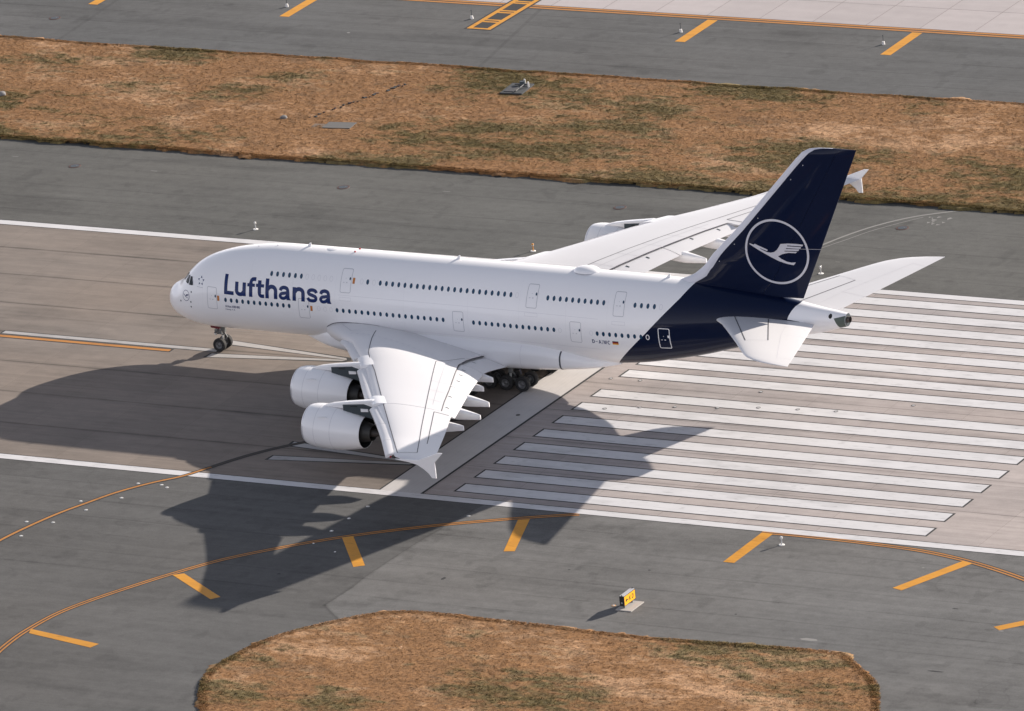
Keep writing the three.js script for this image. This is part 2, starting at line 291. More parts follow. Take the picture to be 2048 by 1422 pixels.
/* --- grass: uneven turf with tufts --- */
function turf(x, z, o) {
  const a = fbm(x * 0.05, z * 0.11, 601, 4), b = fbm(x * 0.22, z * 0.42, 611, 4), c = fbm(x * 0.9, z * 1.7, 621, 4);
  const pale = sst(0.50, 0.68, a * 0.5 + b * 0.5 + (c - 0.5) * 0.35), green = sst(0.465, 0.63, fbm(x * 0.075 + 9, z * 0.17 - 4, 631, 5) * 0.52 + b * 0.22 + c * 0.26);
  const scrub = sst(0.60, 0.72, fbm(x * 0.3 + 5, z * 0.5, 641, 3) * 0.7 + c * 0.3) * 0.5;
  const D = [0.275, 0.136, 0.050], P = [0.48, 0.28, 0.148], G = [0.125, 0.104, 0.034], S = [0.165, 0.09, 0.038];
  for (let k = 0; k < 3; k++) { let v = lerp(D[k], P[k], pale); v = lerp(v, S[k], scrub); o[k] = lerp(v, G[k], green * 0.85); }
  return green;
}
const turfFn = (seed) => (x, z, o, i, j) => { turf(x, z, o); const v = 0.95 + (h2(i, j, seed) - 0.5) * 0.7 + (fbm(x * 2.4, z * 4.2, seed + 1, 3) - 0.5) * 0.8; o[0] *= v; o[1] *= v; o[2] *= v; };
function tuftGeometry(seed) {
  const r = rng(seed), pos = [], idx = [];
  for (let k = 0; k < 7; k++) { const a = r() * 6.283, d = r() * 0.10, x = Math.cos(a) * d, z = Math.sin(a) * d, h = 0.035 + r() * 0.06, w = 0.018 + r() * 0.024, b = r() * 6.283, l = 0.06 + r() * 0.13;
    const n = pos.length / 3; pos.push(x - Math.sin(b) * w, -0.02, z + Math.cos(b) * w, x + Math.sin(b) * w, -0.02, z - Math.cos(b) * w, x + Math.cos(a) * l, h, z + Math.sin(a) * l); idx.push(n, n + 1, n + 2); }
  const g = geoFrom(pos, idx), N = g.attributes.normal; for (let i = 0; i < N.count; i++) { const v = V3(pos[i * 3] * 2, 1, pos[i * 3 + 2] * 2).normalize(); N.setXYZ(i, v.x, v.y, v.z); } return g;
}
const tuftMat = new THREE.MeshStandardMaterial({ roughness: 1, side: THREE.DoubleSide });
function grassField(name, label, R, poly, step, texSize, seed, count, lip) {
  const root = structure(name, label, 'grass');
  const turfTex = groundTex(texSize[0], texSize[1], R, turfFn(seed));
  const H = (x, z) => Math.max(lip * 0.55, lip + (fbm(x * 0.5, z * 0.5, seed + 5, 3) - 0.5) * 0.10 + (vn(x * 2.2, z * 2.2, seed + 6) - 0.5) * 0.045 + (fbm(x * 0.08, z * 0.1, seed + 7, 2) - 0.5) * 0.12);
  const nx = Math.round((R[2] - R[0]) / step), nz = Math.round((R[3] - R[1]) / step), pos = [], uv = [], idx = [], id = [];
  const edge = (x, z) => { let best = 1e9; for (let i = 0, j = poly.length - 1; i < poly.length; j = i++) { const a = poly[j], b = poly[i], dx = b[0] - a[0], dz = b[1] - a[1]; const t = clamp(((x - a[0]) * dx + (z - a[1]) * dz) / (dx * dx + dz * dz), 0, 1); best = Math.min(best, Math.hypot(x - a[0] - dx * t, z - a[1] - dz * t)); } return inPoly(poly, x, z) ? best : -best; };
  for (let j = 0; j <= nz; j++) for (let i = 0; i <= nx; i++) { const x = lerp(R[0], R[2], i / nx), z = lerp(R[1], R[3], j / nz); const e = edge(x, z) + (vn(x * 1.3, z * 1.3, seed + 8) - 0.5) * 0.7 + (fbm(x * 0.35, z * 0.35, seed + 18, 2) - 0.5) * 1.1; const y = e > 0.12 ? H(x, z) : e > -step * 1.2 ? lerp(-0.16, H(x, z), sst(-0.14, 0.1, e)) : null; id.push(y === null ? -1 : pos.length / 3); if (y !== null) { pos.push(x, y, z); uv.push((x - R[0]) / (R[2] - R[0]), (z - R[1]) / (R[3] - R[1])); } }
  for (let j = 0; j < nz; j++) for (let i = 0; i < nx; i++) { const a = id[j * (nx + 1) + i], b = id[j * (nx + 1) + i + 1], c = id[(j + 1) * (nx + 1) + i], d = id[(j + 1) * (nx + 1) + i + 1]; if (a >= 0 && b >= 0 && c >= 0) idx.push(a, c, b); if (b >= 0 && c >= 0 && d >= 0) idx.push(b, c, d); }
  mesh('turf', geoFrom(pos, idx, uv), texMat(turfTex, 1), root);
  const r = rng(seed + 9), kinds = 3, per = Math.ceil(count / kinds), o = [0, 0, 0], m4 = new THREE.Matrix4(), q = new THREE.Quaternion(), col = new THREE.Color(), up = V3(0, 1, 0);
  for (let k = 0; k < kinds; k++) {
    const im = new THREE.InstancedMesh(tuftGeometry(seed + 20 + k), tuftMat, per); im.name = 'grass_tufts'; im.userData.kind = 'stuff'; im.castShadow = im.receiveShadow = true;
    for (let n = 0; n < per; n++) {
      let x, z, e, t = 0; const edgeOne = r() < 0.10;
      do { x = lerp(R[0], R[2], r()); z = lerp(R[1], R[3], r()); e = inPoly(poly, x, z) ? 1 : -1; if (e > 0 && edgeOne) { const d = edge(x, z); if (d > 0.7) e = -1; } } while (e < 0 && ++t < 400);
      const g = turf(x, z, o), s = (0.30 + r() * 0.42) * (1 + g * 0.5) * (edgeOne ? 1.25 : 1), v = 0.6 + r() * 0.95;
      q.setFromAxisAngle(up, r() * 6.283); m4.compose(V3(x, H(x, z) - 0.005, z), q, V3(s, s * (0.5 + r() * 0.5), s)); im.setMatrixAt(n, m4); im.setColorAt(n, col.setRGB(o[0] * v, o[1] * v, o[2] * v));
    }
    root.add(im);
  }
  return H;
}
const GS = [-126, -85, 30, -52], islandR = [0, 54.5, 64, 96];
const wob = (a, b, z, seed, n) => { const p = []; for (let i = 0; i <= n; i++) { const x = lerp(a, b, i / n); p.push([x, z + (fbm(x * 0.25, 3, seed, 3) - 0.5) * 0.7]); } return p; };
const stripPoly = [...wob(-126, 30, -84.0, 3, 90), ...wob(30, -126, -52.7, 4, 90)];
const islandPoly = smooth([[20, 95.5], [9.5, 88], [5, 81], [2.6, 77.2], [1.1, 73.6], [0.95, 70.1], [1.9, 65.2], [4.6, 60.7], [7.6, 57.5], [9.8, 56.25], [12, 55.9], [19.2, 55.95], [33.5, 56.35], [42.4, 55.85], [50.5, 55.5], [51.2, 55.75], [53.5, 58], [56.4, 60.8], [59.3, 66.2], [62, 72], [63.5, 80], [63.5, 95.5]], 150);
const stripH = grassField('grass_strip', 'dry brown grass strip with green patches between the two taxiways', GS, stripPoly, 0.3, [2048, 512], 700, 470000, 0.23);
const islandH = grassField('grass_island', 'dry orange grass island beside the near taxiway', islandR, islandPoly, 0.3, [1024, 512], 800, 190000, 0.09);

/* ================= AIRLINER ================= */
/* own frame: x aft from the nose, y up from the ground, z to port (towards the camera) */
const plane = thing('airliner', 'white four-engined double-deck airliner with dark blue tail taxiing onto the runway', 'airliner', [-45.3866, 0, -0.1168], -0.0161);
const paintW = mat([0.87, 0.86, 0.865], 0.38, { clearcoat: 0.6, clearcoatRoughness: 0.12 });
const paintB = mat([0.0035, 0.008, 0.029], 0.32, { clearcoat: 0.26, clearcoatRoughness: 0.05, specularIntensity: 0.12 });
const letterB = mat([0.010, 0.028, 0.12], 0.35, { clearcoat: 0.25, clearcoatRoughness: 0.08, specularIntensity: 0.15 });
const silver = mat([0.58, 0.58, 0.61], 0.35, { metalness: 0.55 });
const wingGrey = mat([0.69, 0.68, 0.69], 0.45, { clearcoat: 0.3, clearcoatRoughness: 0.25 });
const seam = mat([0.07, 0.07, 0.085], 0.8), faint = mat([0.46, 0.46, 0.49], 0.7), hair = mat([0.60, 0.59, 0.62], 0.7);
const glass = mat([0.014, 0.055, 0.11], 0.1, { clearcoat: 0.5, clearcoatRoughness: 0.03 });
const jointMat = mat([0.74, 0.735, 0.75], 0.5);
const cockpitGlass = mat([0.006, 0.014, 0.02], 0.15, { specularIntensity: 0.4 });
const darkMetal = mat([0.055, 0.07, 0.08], 0.5, { metalness: 0.4 }), black = mat([0.012, 0.012, 0.013], 0.7), rubber = mat([0.018, 0.018, 0.019], 0.85);
const rimMat = mat([0.13, 0.13, 0.135], 0.45, { metalness: 0.4 }), gearMat = mat([0.14, 0.145, 0.145], 0.5, { metalness: 0.2 }), bright = mat([0.72, 0.72, 0.70], 0.35, { metalness: 0.4 });  // rim and gear greys set darker to carry the shade under the belly
const orange = mat([0.50, 0.17, 0.02], 0.6), redMat = mat([0.35, 0.012, 0.02], 0.5), goldMat = mat([0.75, 0.38, 0.02], 0.6), maroon = mat([0.12, 0.012, 0.02], 0.6), whiteLine = mat([0.78, 0.78, 0.80], 0.5);

/* --- fuselage surface --- */
const FT = [[0, 4.85, 4.85, 0, 4.85], [.05, 5.32, 4.48, .46, 4.85], [.15, 5.68, 4.2, .78, 4.85], [.35, 6.02, 3.9, 1.18, 4.86], [.7, 6.28, 3.58, 1.58, 4.86], [1.2, 6.53, 3.26, 1.97, 4.88], [1.6, 6.75, 3.08, 2.2, 4.91], [2, 7.1, 2.94, 2.39, 4.96], [2.67, 7.83, 2.74, 2.67, 5.07], [3.62, 8.62, 2.56, 2.95, 5.26], [4.76, 9.23, 2.46, 3.17, 5.45], [6.1, 9.71, 2.43, 3.36, 5.62], [7.75, 10.15, 2.43, 3.49, 5.76], [9.38, 10.44, 2.44, 3.55, 5.85], [11, 10.64, 2.44, 3.57, 5.9], [12.6, 10.77, 2.44, 3.57, 5.9], [15, 10.8, 2.44, 3.57, 5.9], [40, 10.82, 2.4, 3.57, 5.9], [44, 10.82, 2.42, 3.56, 5.9], [47, 10.82, 2.5, 3.54, 5.95], [50, 10.8, 2.78, 3.44, 6.1], [53.2, 10.76, 3.36, 3.22, 6.4], [56.4, 10.64, 4.06, 2.88, 6.75], [59, 10.46, 4.78, 2.52, 7.1], [62, 10.14, 5.58, 2.02, 7.5], [66, 9.52, 6.52, 1.28, 7.95], [68, 9.2, 6.97, .92, 8.1], [69.6, 8.98, 7.44, .68, 8.2], [70.4, 8.86, 7.68, .55, 8.25]];
function pchip(xs, ys) {
  const n = xs.length, h = [], d = [], m = new Array(n).fill(0);
  for (let i = 0; i < n - 1; i++) { h[i] = xs[i + 1] - xs[i]; d[i] = (ys[i + 1] - ys[i]) / h[i]; }
  for (let i = 1; i < n - 1; i++) if (d[i - 1] * d[i] > 0) { const a = 2 * h[i] + h[i - 1], b = h[i] + 2 * h[i - 1]; m[i] = (a + b) / (a / d[i - 1] + b / d[i]); }
  m[0] = d[0]; m[n - 1] = d[n - 2];
  return (x) => { x = clamp(x, xs[0], xs[n - 1]); let i = 0; while (i < n - 2 && x > xs[i + 1]) i++; const t = (x - xs[i]) / h[i], t2 = t * t, t3 = t2 * t; return (2 * t3 - 3 * t2 + 1) * ys[i] + (t3 - 2 * t2 + t) * h[i] * m[i] + (3 * t2 - 2 * t3) * ys[i + 1] + (t3 - t2) * h[i] * m[i + 1]; };
}
const [fTop, fBot, fW, fM] = [1, 2, 3, 4].map((k) => pchip(FT.map((r) => r[0]), FT.map((r) => r[k])));
const FP = 2.05;
function fusPoint(x, th) {
  const c = Math.cos(th), s = Math.sin(th), e = 2 / FP, m = fM(x);
  return V3(x, m + (s > 0 ? fTop(x) - m : m - fBot(x)) * Math.sign(s) * Math.pow(Math.abs(s), e), fW(x) * Math.sign(c) * Math.pow(Math.abs(c), e));
}
const fusZ = (x, y) => { const m = fM(x), k = y > m ? (y - m) / Math.max(fTop(x) - m, 1e-6) : (m - y) / Math.max(m - fBot(x), 1e-6); return fW(x) * Math.pow(Math.max(0, 1 - Math.pow(Math.min(1, k), FP)), 1 / FP); };
function fusOn(x, y, off = 0) {            // point on the port side at height y, lifted off the skin
  const z = fusZ(x, y), e = 0.02, zx = (fusZ(x + e, y) - fusZ(x - e, y)) / (2 * e), zy = (fusZ(x, y + e) - fusZ(x, y - e)) / (2 * e);
  const n = V3(-zx, -zy, 1).normalize(); return { p: V3(x, y, z).addScaledVector(n, off), n };
}
function fusNormal(x, th) {
  if (x < 0.004) return V3(-1, 0, 0);
  const e = 1e-3, a = fusPoint(Math.min(70.4, x + e), th).sub(fusPoint(x - e, th)), b = fusPoint(x, th + e).sub(fusPoint(x, th - e));
  return b.cross(a).normalize().multiplyScalar(1);
}
function fusSection(xa, xb, us, nTh = 160) {
  const pos = [], nor = [], idx = [];
  for (const u of us) for (let j = 0; j <= nTh; j++) { const th = j / nTh * 2 * Math.PI + 0.0005; let a = xa(th), b = xb(th); const x = a + (b - a) * u, p = fusPoint(x, th), n = fusNormal(x, th); if (n.dot(V3(0, p.y - fM(x), p.z)) < 0 && x > 0.006) n.negate(); pos.push(p.x, p.y, p.z); nor.push(n.x, n.y, n.z); }
  const w = nTh + 1; for (let i = 0; i + 1 < us.length; i++) for (let j = 0; j < nTh; j++) { const a = i * w + j, b = a + 1, c = a + w, d = c + 1; idx.push(a, c, b, b, c, d); }
  const g = new THREE.BufferGeometry(); g.setAttribute('position', new THREE.Float32BufferAttribute(pos, 3)); g.setAttribute('normal', new THREE.Float32BufferAttribute(nor, 3)); g.setIndex(idx);
  // make sure faces look outwards
  const A = V3().fromArray(pos, idx[3000] * 3), B = V3().fromArray(pos, idx[3001] * 3), C = V3().fromArray(pos, idx[3002] * 3), N = V3().fromArray(nor, idx[3000] * 3);
  if (B.sub(A).cross(C.sub(A)).dot(N) < 0) { for (let i = 0; i < idx.length; i += 3) { const t = idx[i]; idx[i] = idx[i + 1]; idx[i + 1] = t; } g.setIndex(idx); }
  return g;
}
const edgeLine = (ys, xs) => (th) => { let x = xs[xs.length >> 1]; for (let i = 0; i < 25; i++) x = lerp(x, tab(ys, xs, fusPoint(x, th).y), 0.5); return x; };
const blue1 = edgeLine([2.4, 2.6, 6.56, 8.13, 8.99, 9.71, 10.4, 10.66, 10.8], [47.2, 47.45, 51.72, 53.28, 54.15, 54.86, 55.4, 55.6, 55.75]);
const blue2 = edgeLine([5.8, 6.3, 7.81, 8.64, 9.05, 9.35, 9.6], [63.9, 64.2, 64.93, 65.21, 65.43, 65.65, 66.0]);
const us1 = []; for (let i = 0; i <= 44; i++) us1.push(Math.pow(i / 44, 2) * 5 / 52); for (let i = 1; i <= 80; i++) us1.push(5 / 52 + (1 - 5 / 52) * i / 80);
const lin = (n) => Array.from({ length: n + 1 }, (_, i) => i / n);
const fuselage = mesh('fuselage', fusSection(() => 0, blue1, us1), paintW, plane);
const tailBody = mesh('tail_section', fusSection(blue1, blue2, lin(60)), paintB, plane);
const tailCone = mesh('tail_cone', fusSection(blue2, () => 70.4, lin(30)), paintW, plane);
{ const ring = []; for (let j = 0; j < 48; j++) ring.push(fusPoint(70.4, j / 48 * 2 * Math.PI)); mesh('end_bulkhead', loft([ring, ring.map((p) => p.clone().lerp(V3(70.4, 8.25, 0), 0.96).add(V3(-0.02, 0, 0)))]), darkMetal, tailCone); }

/* shapes laid on a curved skin: triangulated, split small, mapped */
function drape(shapes, map, off, maxEdge = 0.22, seg = 10) {
  const flatG = new THREE.ShapeGeometry(shapes, seg).toNonIndexed(), P = flatG.attributes.position.array; let T = [];
  for (let i = 0; i < P.length; i += 9) T.push([[P[i], P[i + 1]], [P[i + 3], P[i + 4]], [P[i + 6], P[i + 7]]]);
  const out = [];
  while (T.length) { const t = T.pop(); let b = -1, bl = maxEdge; for (let k = 0; k < 3; k++) { const q = t[k], r = t[(k + 1) % 3], l = Math.hypot(q[0] - r[0], q[1] - r[1]); if (l > bl) { bl = l; b = k; } } if (b < 0) { out.push(t); continue; } const q = t[b], r = t[(b + 1) % 3], s = t[(b + 2) % 3], m = [(q[0] + r[0]) / 2, (q[1] + r[1]) / 2]; T.push([q, m, s], [m, r, s]); }
  const pos = [], nor = [];
  for (const t of out) { const a = t.map((v) => map(v[0], v[1], off)); const f = a[1].p.clone().sub(a[0].p).cross(a[2].p.clone().sub(a[0].p)).dot(a[0].n) < 0; for (const k of f ? [0, 2, 1] : [0, 1, 2]) { pos.push(a[k].p.x, a[k].p.y, a[k].p.z); nor.push(a[k].n.x, a[k].n.y, a[k].n.z); } }
  const g = new THREE.BufferGeometry(); g.setAttribute('position', new THREE.Float32BufferAttribute(pos, 3)); g.setAttribute('normal', new THREE.Float32BufferAttribute(nor, 3)); return g;
}
const poly = (pts) => new THREE.Shape(pts.map((p) => new THREE.Vector2(p[0], p[1])));
function rrect(x0, y0, x1, y1, r) { const s = new THREE.Shape(); s.moveTo(x0 + r, y0); s.lineTo(x1 - r, y0); s.absarc(x1 - r, y0 + r, r, -Math.PI / 2, 0); s.lineTo(x1, y1 - r); s.absarc(x1 - r, y1 - r, r, 0, Math.PI / 2); s.lineTo(x0 + r, y1); s.absarc(x0 + r, y1 - r, r, Math.PI / 2, Math.PI); s.lineTo(x0, y0 + r); s.absarc(x0 + r, y0 + r, r, Math.PI, 1.5 * Math.PI); return s; }
const ell = (x, y, a, b) => { const s = new THREE.Shape(); s.absellipse(x, y, a, b, 0, Math.PI * 2); return s; };
const ringOf = (x, y, a, b, w) => { const s = ell(x, y, a, b), h = new THREE.Path(); h.absellipse(x, y, a - w, b - w, 0, Math.PI * 2); s.holes.push(h); return s; };
const frameOf = (x0, y0, x1, y1, r, w) => { const s = rrect(x0, y0, x1, y1, r); s.holes.push(rrect(x0 + w, y0 + w, x1 - w, y1 - w, Math.max(0.02, r - w))); return s; };
const skin = (shapes, off = 0.006, e, seg) => drape(shapes, fusOn, off, e, seg);
/* thin line along an (x, y) polyline as a strip shape */
function strip(pts, w) { const L = [], R = []; pts.forEach((p, i) => { const q = pts[Math.max(0, i - 1)], r = pts[Math.min(pts.length - 1, i + 1)]; let dx = r[0] - q[0], dy = r[1] - q[1]; const l = Math.hypot(dx, dy) || 1; dx /= l; dy /= l; L.push([p[0] - dy * w / 2, p[1] + dx * w / 2]); R.unshift([p[0] + dy * w / 2, p[1] - dx * w / 2]); }); return poly([...L, ...R]); }

/* --- cabin windows --- */
const rows = [];
const row = (x0, x1, n, y, kind) => { for (let i = 0; i < n; i++) rows.push([n > 1 ? lerp(x0, x1, i / (n - 1)) : x0, y, kind]); };
const UD = 8.92, MD = 6.21;
row(12.83, 16.0, 6, UD, 'w'); row(16.62, 19.18, 5, UD, 'b'); row(22.39, 22.39, 1, UD, 'b'); row(23.02, 23.02, 1, UD, 'w'); row(23.69, 23.69, 1, UD, 'b'); row(24.34, 37.95, 22, UD, 'w'); row(38.58, 38.58, 1, UD, 'b');
row(41.75, 47.46, 10, UD, 'w'); row(50.6, 52.52, 4, UD, 'w'); row(53.17, 53.17, 1, UD, 'b');
row(7.95, 14.81, 12, MD, 'w'); row(17.96, 19.26, 3, MD, 'b'); row(19.89, 31.03, 18, MD, 'w'); row(34.19, 42.48, 14, MD, 'w'); row(43.11, 43.11, 1, MD, 'b'); row(46.28, 46.28, 1, MD, 'b'); row(46.9, 51.25, 8, MD, 'w');
for (const [x, y, k] of rows) {
  if (k === 'w') mesh('window', skin(ell(x, y, 0.148, 0.215), 0.007, 0.3, 8), glass, fuselage);
  else mesh('window_plug', skin(ringOf(x, y, 0.165, 0.225, 0.022), 0.005, 0.3, 9), hair, fuselage);
}
mesh('window_plug', skin(ringOf(51.91, MD, 0.19, 0.255, 0.075), 0.008, 0.3, 9), whiteLine, tailBody);
/* --- doors --- */
function door(x0, x1, y0, y1, parent, line, panel, handle) {
  mesh('door', skin(rrect(x0 + 0.05, y0 + 0.05, x1 - 0.05, y1 - 0.05, 0.12), 0.004, 0.3), panel, parent);
  mesh('door_outline', skin(frameOf(x0, y0, x1, y1, 0.16, line === whiteLine ? 0.07 : 0.045), 0.007, 0.3), line, parent);
  mesh('door_window', skin(ell(x1 - 0.16, (y0 + y1) / 2 + 0.22, 0.085, 0.13), 0.009, 0.3, 7), line === whiteLine ? whiteLine : glass, parent);
  const my = (y0 + y1) / 2; for (const [u, v, w, h] of [[0.25, -0.14, 0.17, 0.06], [0.58, -0.16, 0.14, 0.1], [0.48, 0.2, 0.08, 0.06]]) mesh('door_handle', skin(rrect(x0 + u, my + v, x0 + u + w, my + v + h, 0.02), 0.009, 0.3), handle, parent);
}
for (const [a, b, y0, y1] of [[5.86, 6.97, 5.2, 7.24], [15.8, 16.95, 5.15, 7.03], [32.02, 33.15, 5.22, 7.11], [44.12, 45.27, 5.2, 7.12], [20.2, 21.32, 7.85, 9.83], [39.58, 40.7, 7.96, 9.88], [48.48, 49.58, 7.88, 9.87]]) door(a, b, y0, y1, fuselage, faint, paintW, hair);
door(52.94, 54.08, 5.18, 7.12, tailBody, whiteLine, paintB, hair);
for (const [x, y] of [[7.13, 6.28], [17.17, 6.16], [21.56, 8.92]]) mesh('door_sticker', skin(rrect(x - 0.12, y - 0.24, x + 0.12, y + 0.24, 0.02), 0.006, 0.3), orange, fuselage);
for (const [x0, x1, y] of [[20.15, 21.35, 7.45], [39.5, 40.8, 7.55], [48.4, 49.7, 7.45]]) mesh('slide_hatch', skin(frameOf(x0, y - 0.32, x1, y, 0.04, 0.02), 0.005, 0.4), hair, fuselage);
/* --- cockpit windows --- */
for (const w of [[[2.86, 7.74], [3.06, 7.76], [2.68, 7.18], [2.46, 7.13]], [[3.14, 7.66], [3.38, 7.71], [3.42, 7.08], [3.25, 7.03], [2.98, 7.12], [2.95, 7.24]], [[3.54, 7.66], [3.78, 7.69], [4.08, 7.1], [4.02, 7.03], [3.53, 7.0], [3.56, 7.26]]]) mesh('cockpit_window', skin(poly(w), 0.035, 0.1), cockpitGlass, fuselage);
mesh('skin_line', skin(strip([[4.61, 7.03], [5.34, 7.01]], 0.035), 0.006), faint, fuselage);
/* five-piece star emblem, round nose emblem, sensors */
for (let k = 0; k < 5; k++) { const a = Math.PI / 2 + k * 2 * Math.PI / 5, cx = 5.02 + 0.27 * Math.cos(a), cy = 7.57 + 0.27 * Math.sin(a), P = (r, t) => [cx + r * Math.cos(a + t), cy + r * Math.sin(a + t)]; mesh('star_emblem', skin(poly([P(0.16, 0.1), P(0.13, 2.2), P(0.02, 3.1), P(0.13, -2.0)]), 0.007), letterB, fuselage); }
const CRANE = [[61.51, 14.85], [61.89, 14.74], [62.03, 14.83], [63.25, 14.36], [63.19, 14.23], [62.5, 14.47], [62.57, 14.38], [63.18, 14.13], [63.54, 14.1], [63.87, 14.19], [64.15, 14.4], [64.39, 14.72], [64.54, 14.97], [65.26, 15.05], [66.04, 15.05], [66.72, 15.0], [66.6, 14.84], [65.19, 14.87], [65.15, 14.79], [66.49, 14.76], [66.39, 14.6], [65.06, 14.61], [65.0, 14.53], [66.3, 14.55], [66.17, 14.39], [64.88, 14.36], [64.85, 14.29], [66.05, 14.31], [65.94, 14.18], [65.18, 14.17], [64.64, 14.03], [64.2, 13.8], [64.49, 13.57], [64.99, 13.34], [65.41, 13.27], [65.83, 13.3], [65.62, 13.04], [65.08, 13.11], [64.31, 13.32], [63.55, 13.67], [62.8, 14.05], [62.2, 14.37], [61.5, 14.76]];
mesh('nose_emblem_ring', skin(ringOf(3.21, 6.0, 0.45, 0.49, 0.04), 0.007, 0.1, 16), letterB, fuselage);
mesh('nose_emblem_bird', skin(poly(CRANE.map(([x, y]) => [3.21 + (x - 64.1) * 0.145, 6.0 + (y - 14.15) * 0.175])), 0.007, 0.1), letterB, fuselage);
for (const [x, y] of [[2.49, 5.4], [3.91, 6.44], [3.84, 5.52], [3.81, 5.05]]) mesh('air_data_probe', skin(ell(x, y, 0.075, 0.085), 0.02, 0.3, 7), darkMetal, fuselage);

/* --- lettering --- */
const font = await new FontLoader().loadAsync('fonts/droid/droid_sans_bold.typeface.json');
function fitted(ch, x0, x1, y0, y1) {
  const sh = font.generateShapes(ch, 1); const bb = new THREE.Box2(); const g = new THREE.ShapeGeometry(sh, 8); g.computeBoundingBox(); const b = g.boundingBox;
  const sx = (x1 - x0) / (b.max.x - b.min.x), sy = (y1 - y0) / (b.max.y - b.min.y);
  const M = (v) => new THREE.Vector2(x0 + (v.x - b.min.x) * sx, y0 + (v.y - b.min.y) * sy);
  return sh.map((s) => { const e = s.extractPoints(7), q = new THREE.Shape(e.shape.map(M)); q.holes = e.holes.map((h) => new THREE.Path(h.map(M))); return q; });
}
const TX = (z) => 7.81 + (z - 75) * (11.54 / 1910);
/* heavy sans letters drawn from stems and thick curves, in metres above the baseline */
const stem = (x0, y0, x1, y1) => poly([[x0, y0], [x1, y0], [x1, y1], [x0, y1]]);
const bend = (pts, w) => { const c = new THREE.SplineCurve(pts.map((p) => new THREE.Vector2(...p))); return strip(c.getSpacedPoints(44).map((p) => [p.x, p.y]), w); };
const arch = (cx, cy, rx, ry, w, up) => { const p = []; for (let i = 0; i <= 24; i++) { const t = Math.PI * i / 24; p.push([cx - rx * Math.cos(t), cy + up * ry * Math.sin(t)]); } return strip(p, w); };
const GLYPH = {
  L: [1.07, [stem(0, 0, 0.37, 1.75), stem(0.37, 0, 1.07, 0.34)]],
  u: [1.2, [stem(0, 0.46, 0.37, 1.22), stem(0.83, 0, 1.2, 1.22), arch(0.57, 0.47, 0.385, 0.33, 0.36, -1)]],
  f: [0.92, [stem(0.19, 0, 0.56, 1.28), stem(0, 0.92, 0.81, 1.2), bend([[0.375, 1.2], [0.40, 1.4], [0.52, 1.55], [0.70, 1.59], [0.92, 1.59]], 0.33)]],
  t: [0.89, [stem(0.19, 0.42, 0.56, 1.53), stem(0, 0.94, 0.87, 1.22), bend([[0.375, 0.5], [0.40, 0.29], [0.52, 0.17], [0.68, 0.15], [0.89, 0.16]], 0.33)]],
  h: [1.28, [stem(0, 0, 0.37, 1.75), stem(0.91, 0, 1.28, 0.76), arch(0.68, 0.74, 0.415, 0.34, 0.36, 1)]],
  n: [1.3, [stem(0, 0, 0.37, 1.22), stem(0.93, 0, 1.3, 0.76), arch(0.69, 0.74, 0.425, 0.34, 0.36, 1)]],
  s: [1.2, [bend([[1.04, 0.86], [0.93, 1.03], [0.6, 1.11], [0.29, 1.03], [0.2, 0.86], [0.33, 0.72], [0.62, 0.63], [0.92, 0.53], [1.01, 0.36], [0.9, 0.2], [0.6, 0.14], [0.28, 0.2], [0.15, 0.39]], 0.31)]],
  a: [1.3, [bend([[0.17, 0.82], [0.27, 1.02], [0.57, 1.11], [0.86, 1.03], [0.97, 0.84], [0.98, 0.6]], 0.32), stem(0.8, 0.16, 1.16, 0.72), poly([[0.84, 0], [1.3, 0], [1.2, 0.16], [1.16, 0.3], [0.82, 0.3]]), bend([[0.98, 0.68], [0.62, 0.61], [0.3, 0.54], [0.16, 0.35], [0.27, 0.18], [0.5, 0.13], [0.74, 0.22], [0.92, 0.42]], 0.29)]],
};
for (const [c, a, b] of [['L', 75, 252], ['u', 275, 472], ['f', 498, 650], ['t', 653, 800], ['h', 820, 1032], ['a', 1056, 1270], ['n', 1300, 1516], ['s', 1545, 1745], ['a', 1768, 1986]]) {
  const [w, parts] = GLYPH[c], x0 = TX(a), k = (TX(b) - x0) / w;
  mesh('title_letter', merge(parts.map((p, i) => { const q = new THREE.Shape(p.getPoints(1).map((v) => new THREE.Vector2(x0 + v.x * k, 6.74 + v.y))); return skin(q, 0.010 + i * 0.0025, 0.2, 1); })), letterB, fuselage);
}
for (const [t, x0, x1, y0, y1] of [['D', 46.3, 46.56, 5.27, 5.63], ['-', 46.64, 46.86, 5.43, 5.47], ['A', 46.95, 47.22, 5.26, 5.62], ['I', 47.3, 47.37, 5.26, 5.62], ['M', 47.46, 47.76, 5.26, 5.62], ['C', 47.85, 48.1, 5.25, 5.62]]) mesh('registration_letter', skin(fitted(t, x0, x1, y0, y1), 0.007, 0.2), letterB, fuselage);
mesh('flag_black_band', skin(poly([[48.34, 5.5], [48.94, 5.5], [48.94, 5.61], [48.34, 5.61]]), 0.007), black, fuselage); mesh('flag_red_band', skin(poly([[48.34, 5.385], [48.94, 5.385], [48.94, 5.5], [48.34, 5.5]]), 0.007), redMat, fuselage); mesh('flag_gold_band', skin(poly([[48.34, 5.27], [48.94, 5.27], [48.94, 5.385], [48.34, 5.385]]), 0.007), goldMat, fuselage);
mesh('name_lettering', skin(fitted('Airbus A380-800', 7.86, 9.44, 5.5, 5.74), 0.007, 0.3), letterB, fuselage);
mesh('name_lettering', skin(fitted('Peking, V. R.', 7.86, 8.9, 5.22, 5.38), 0.007, 0.3), letterB, fuselage);
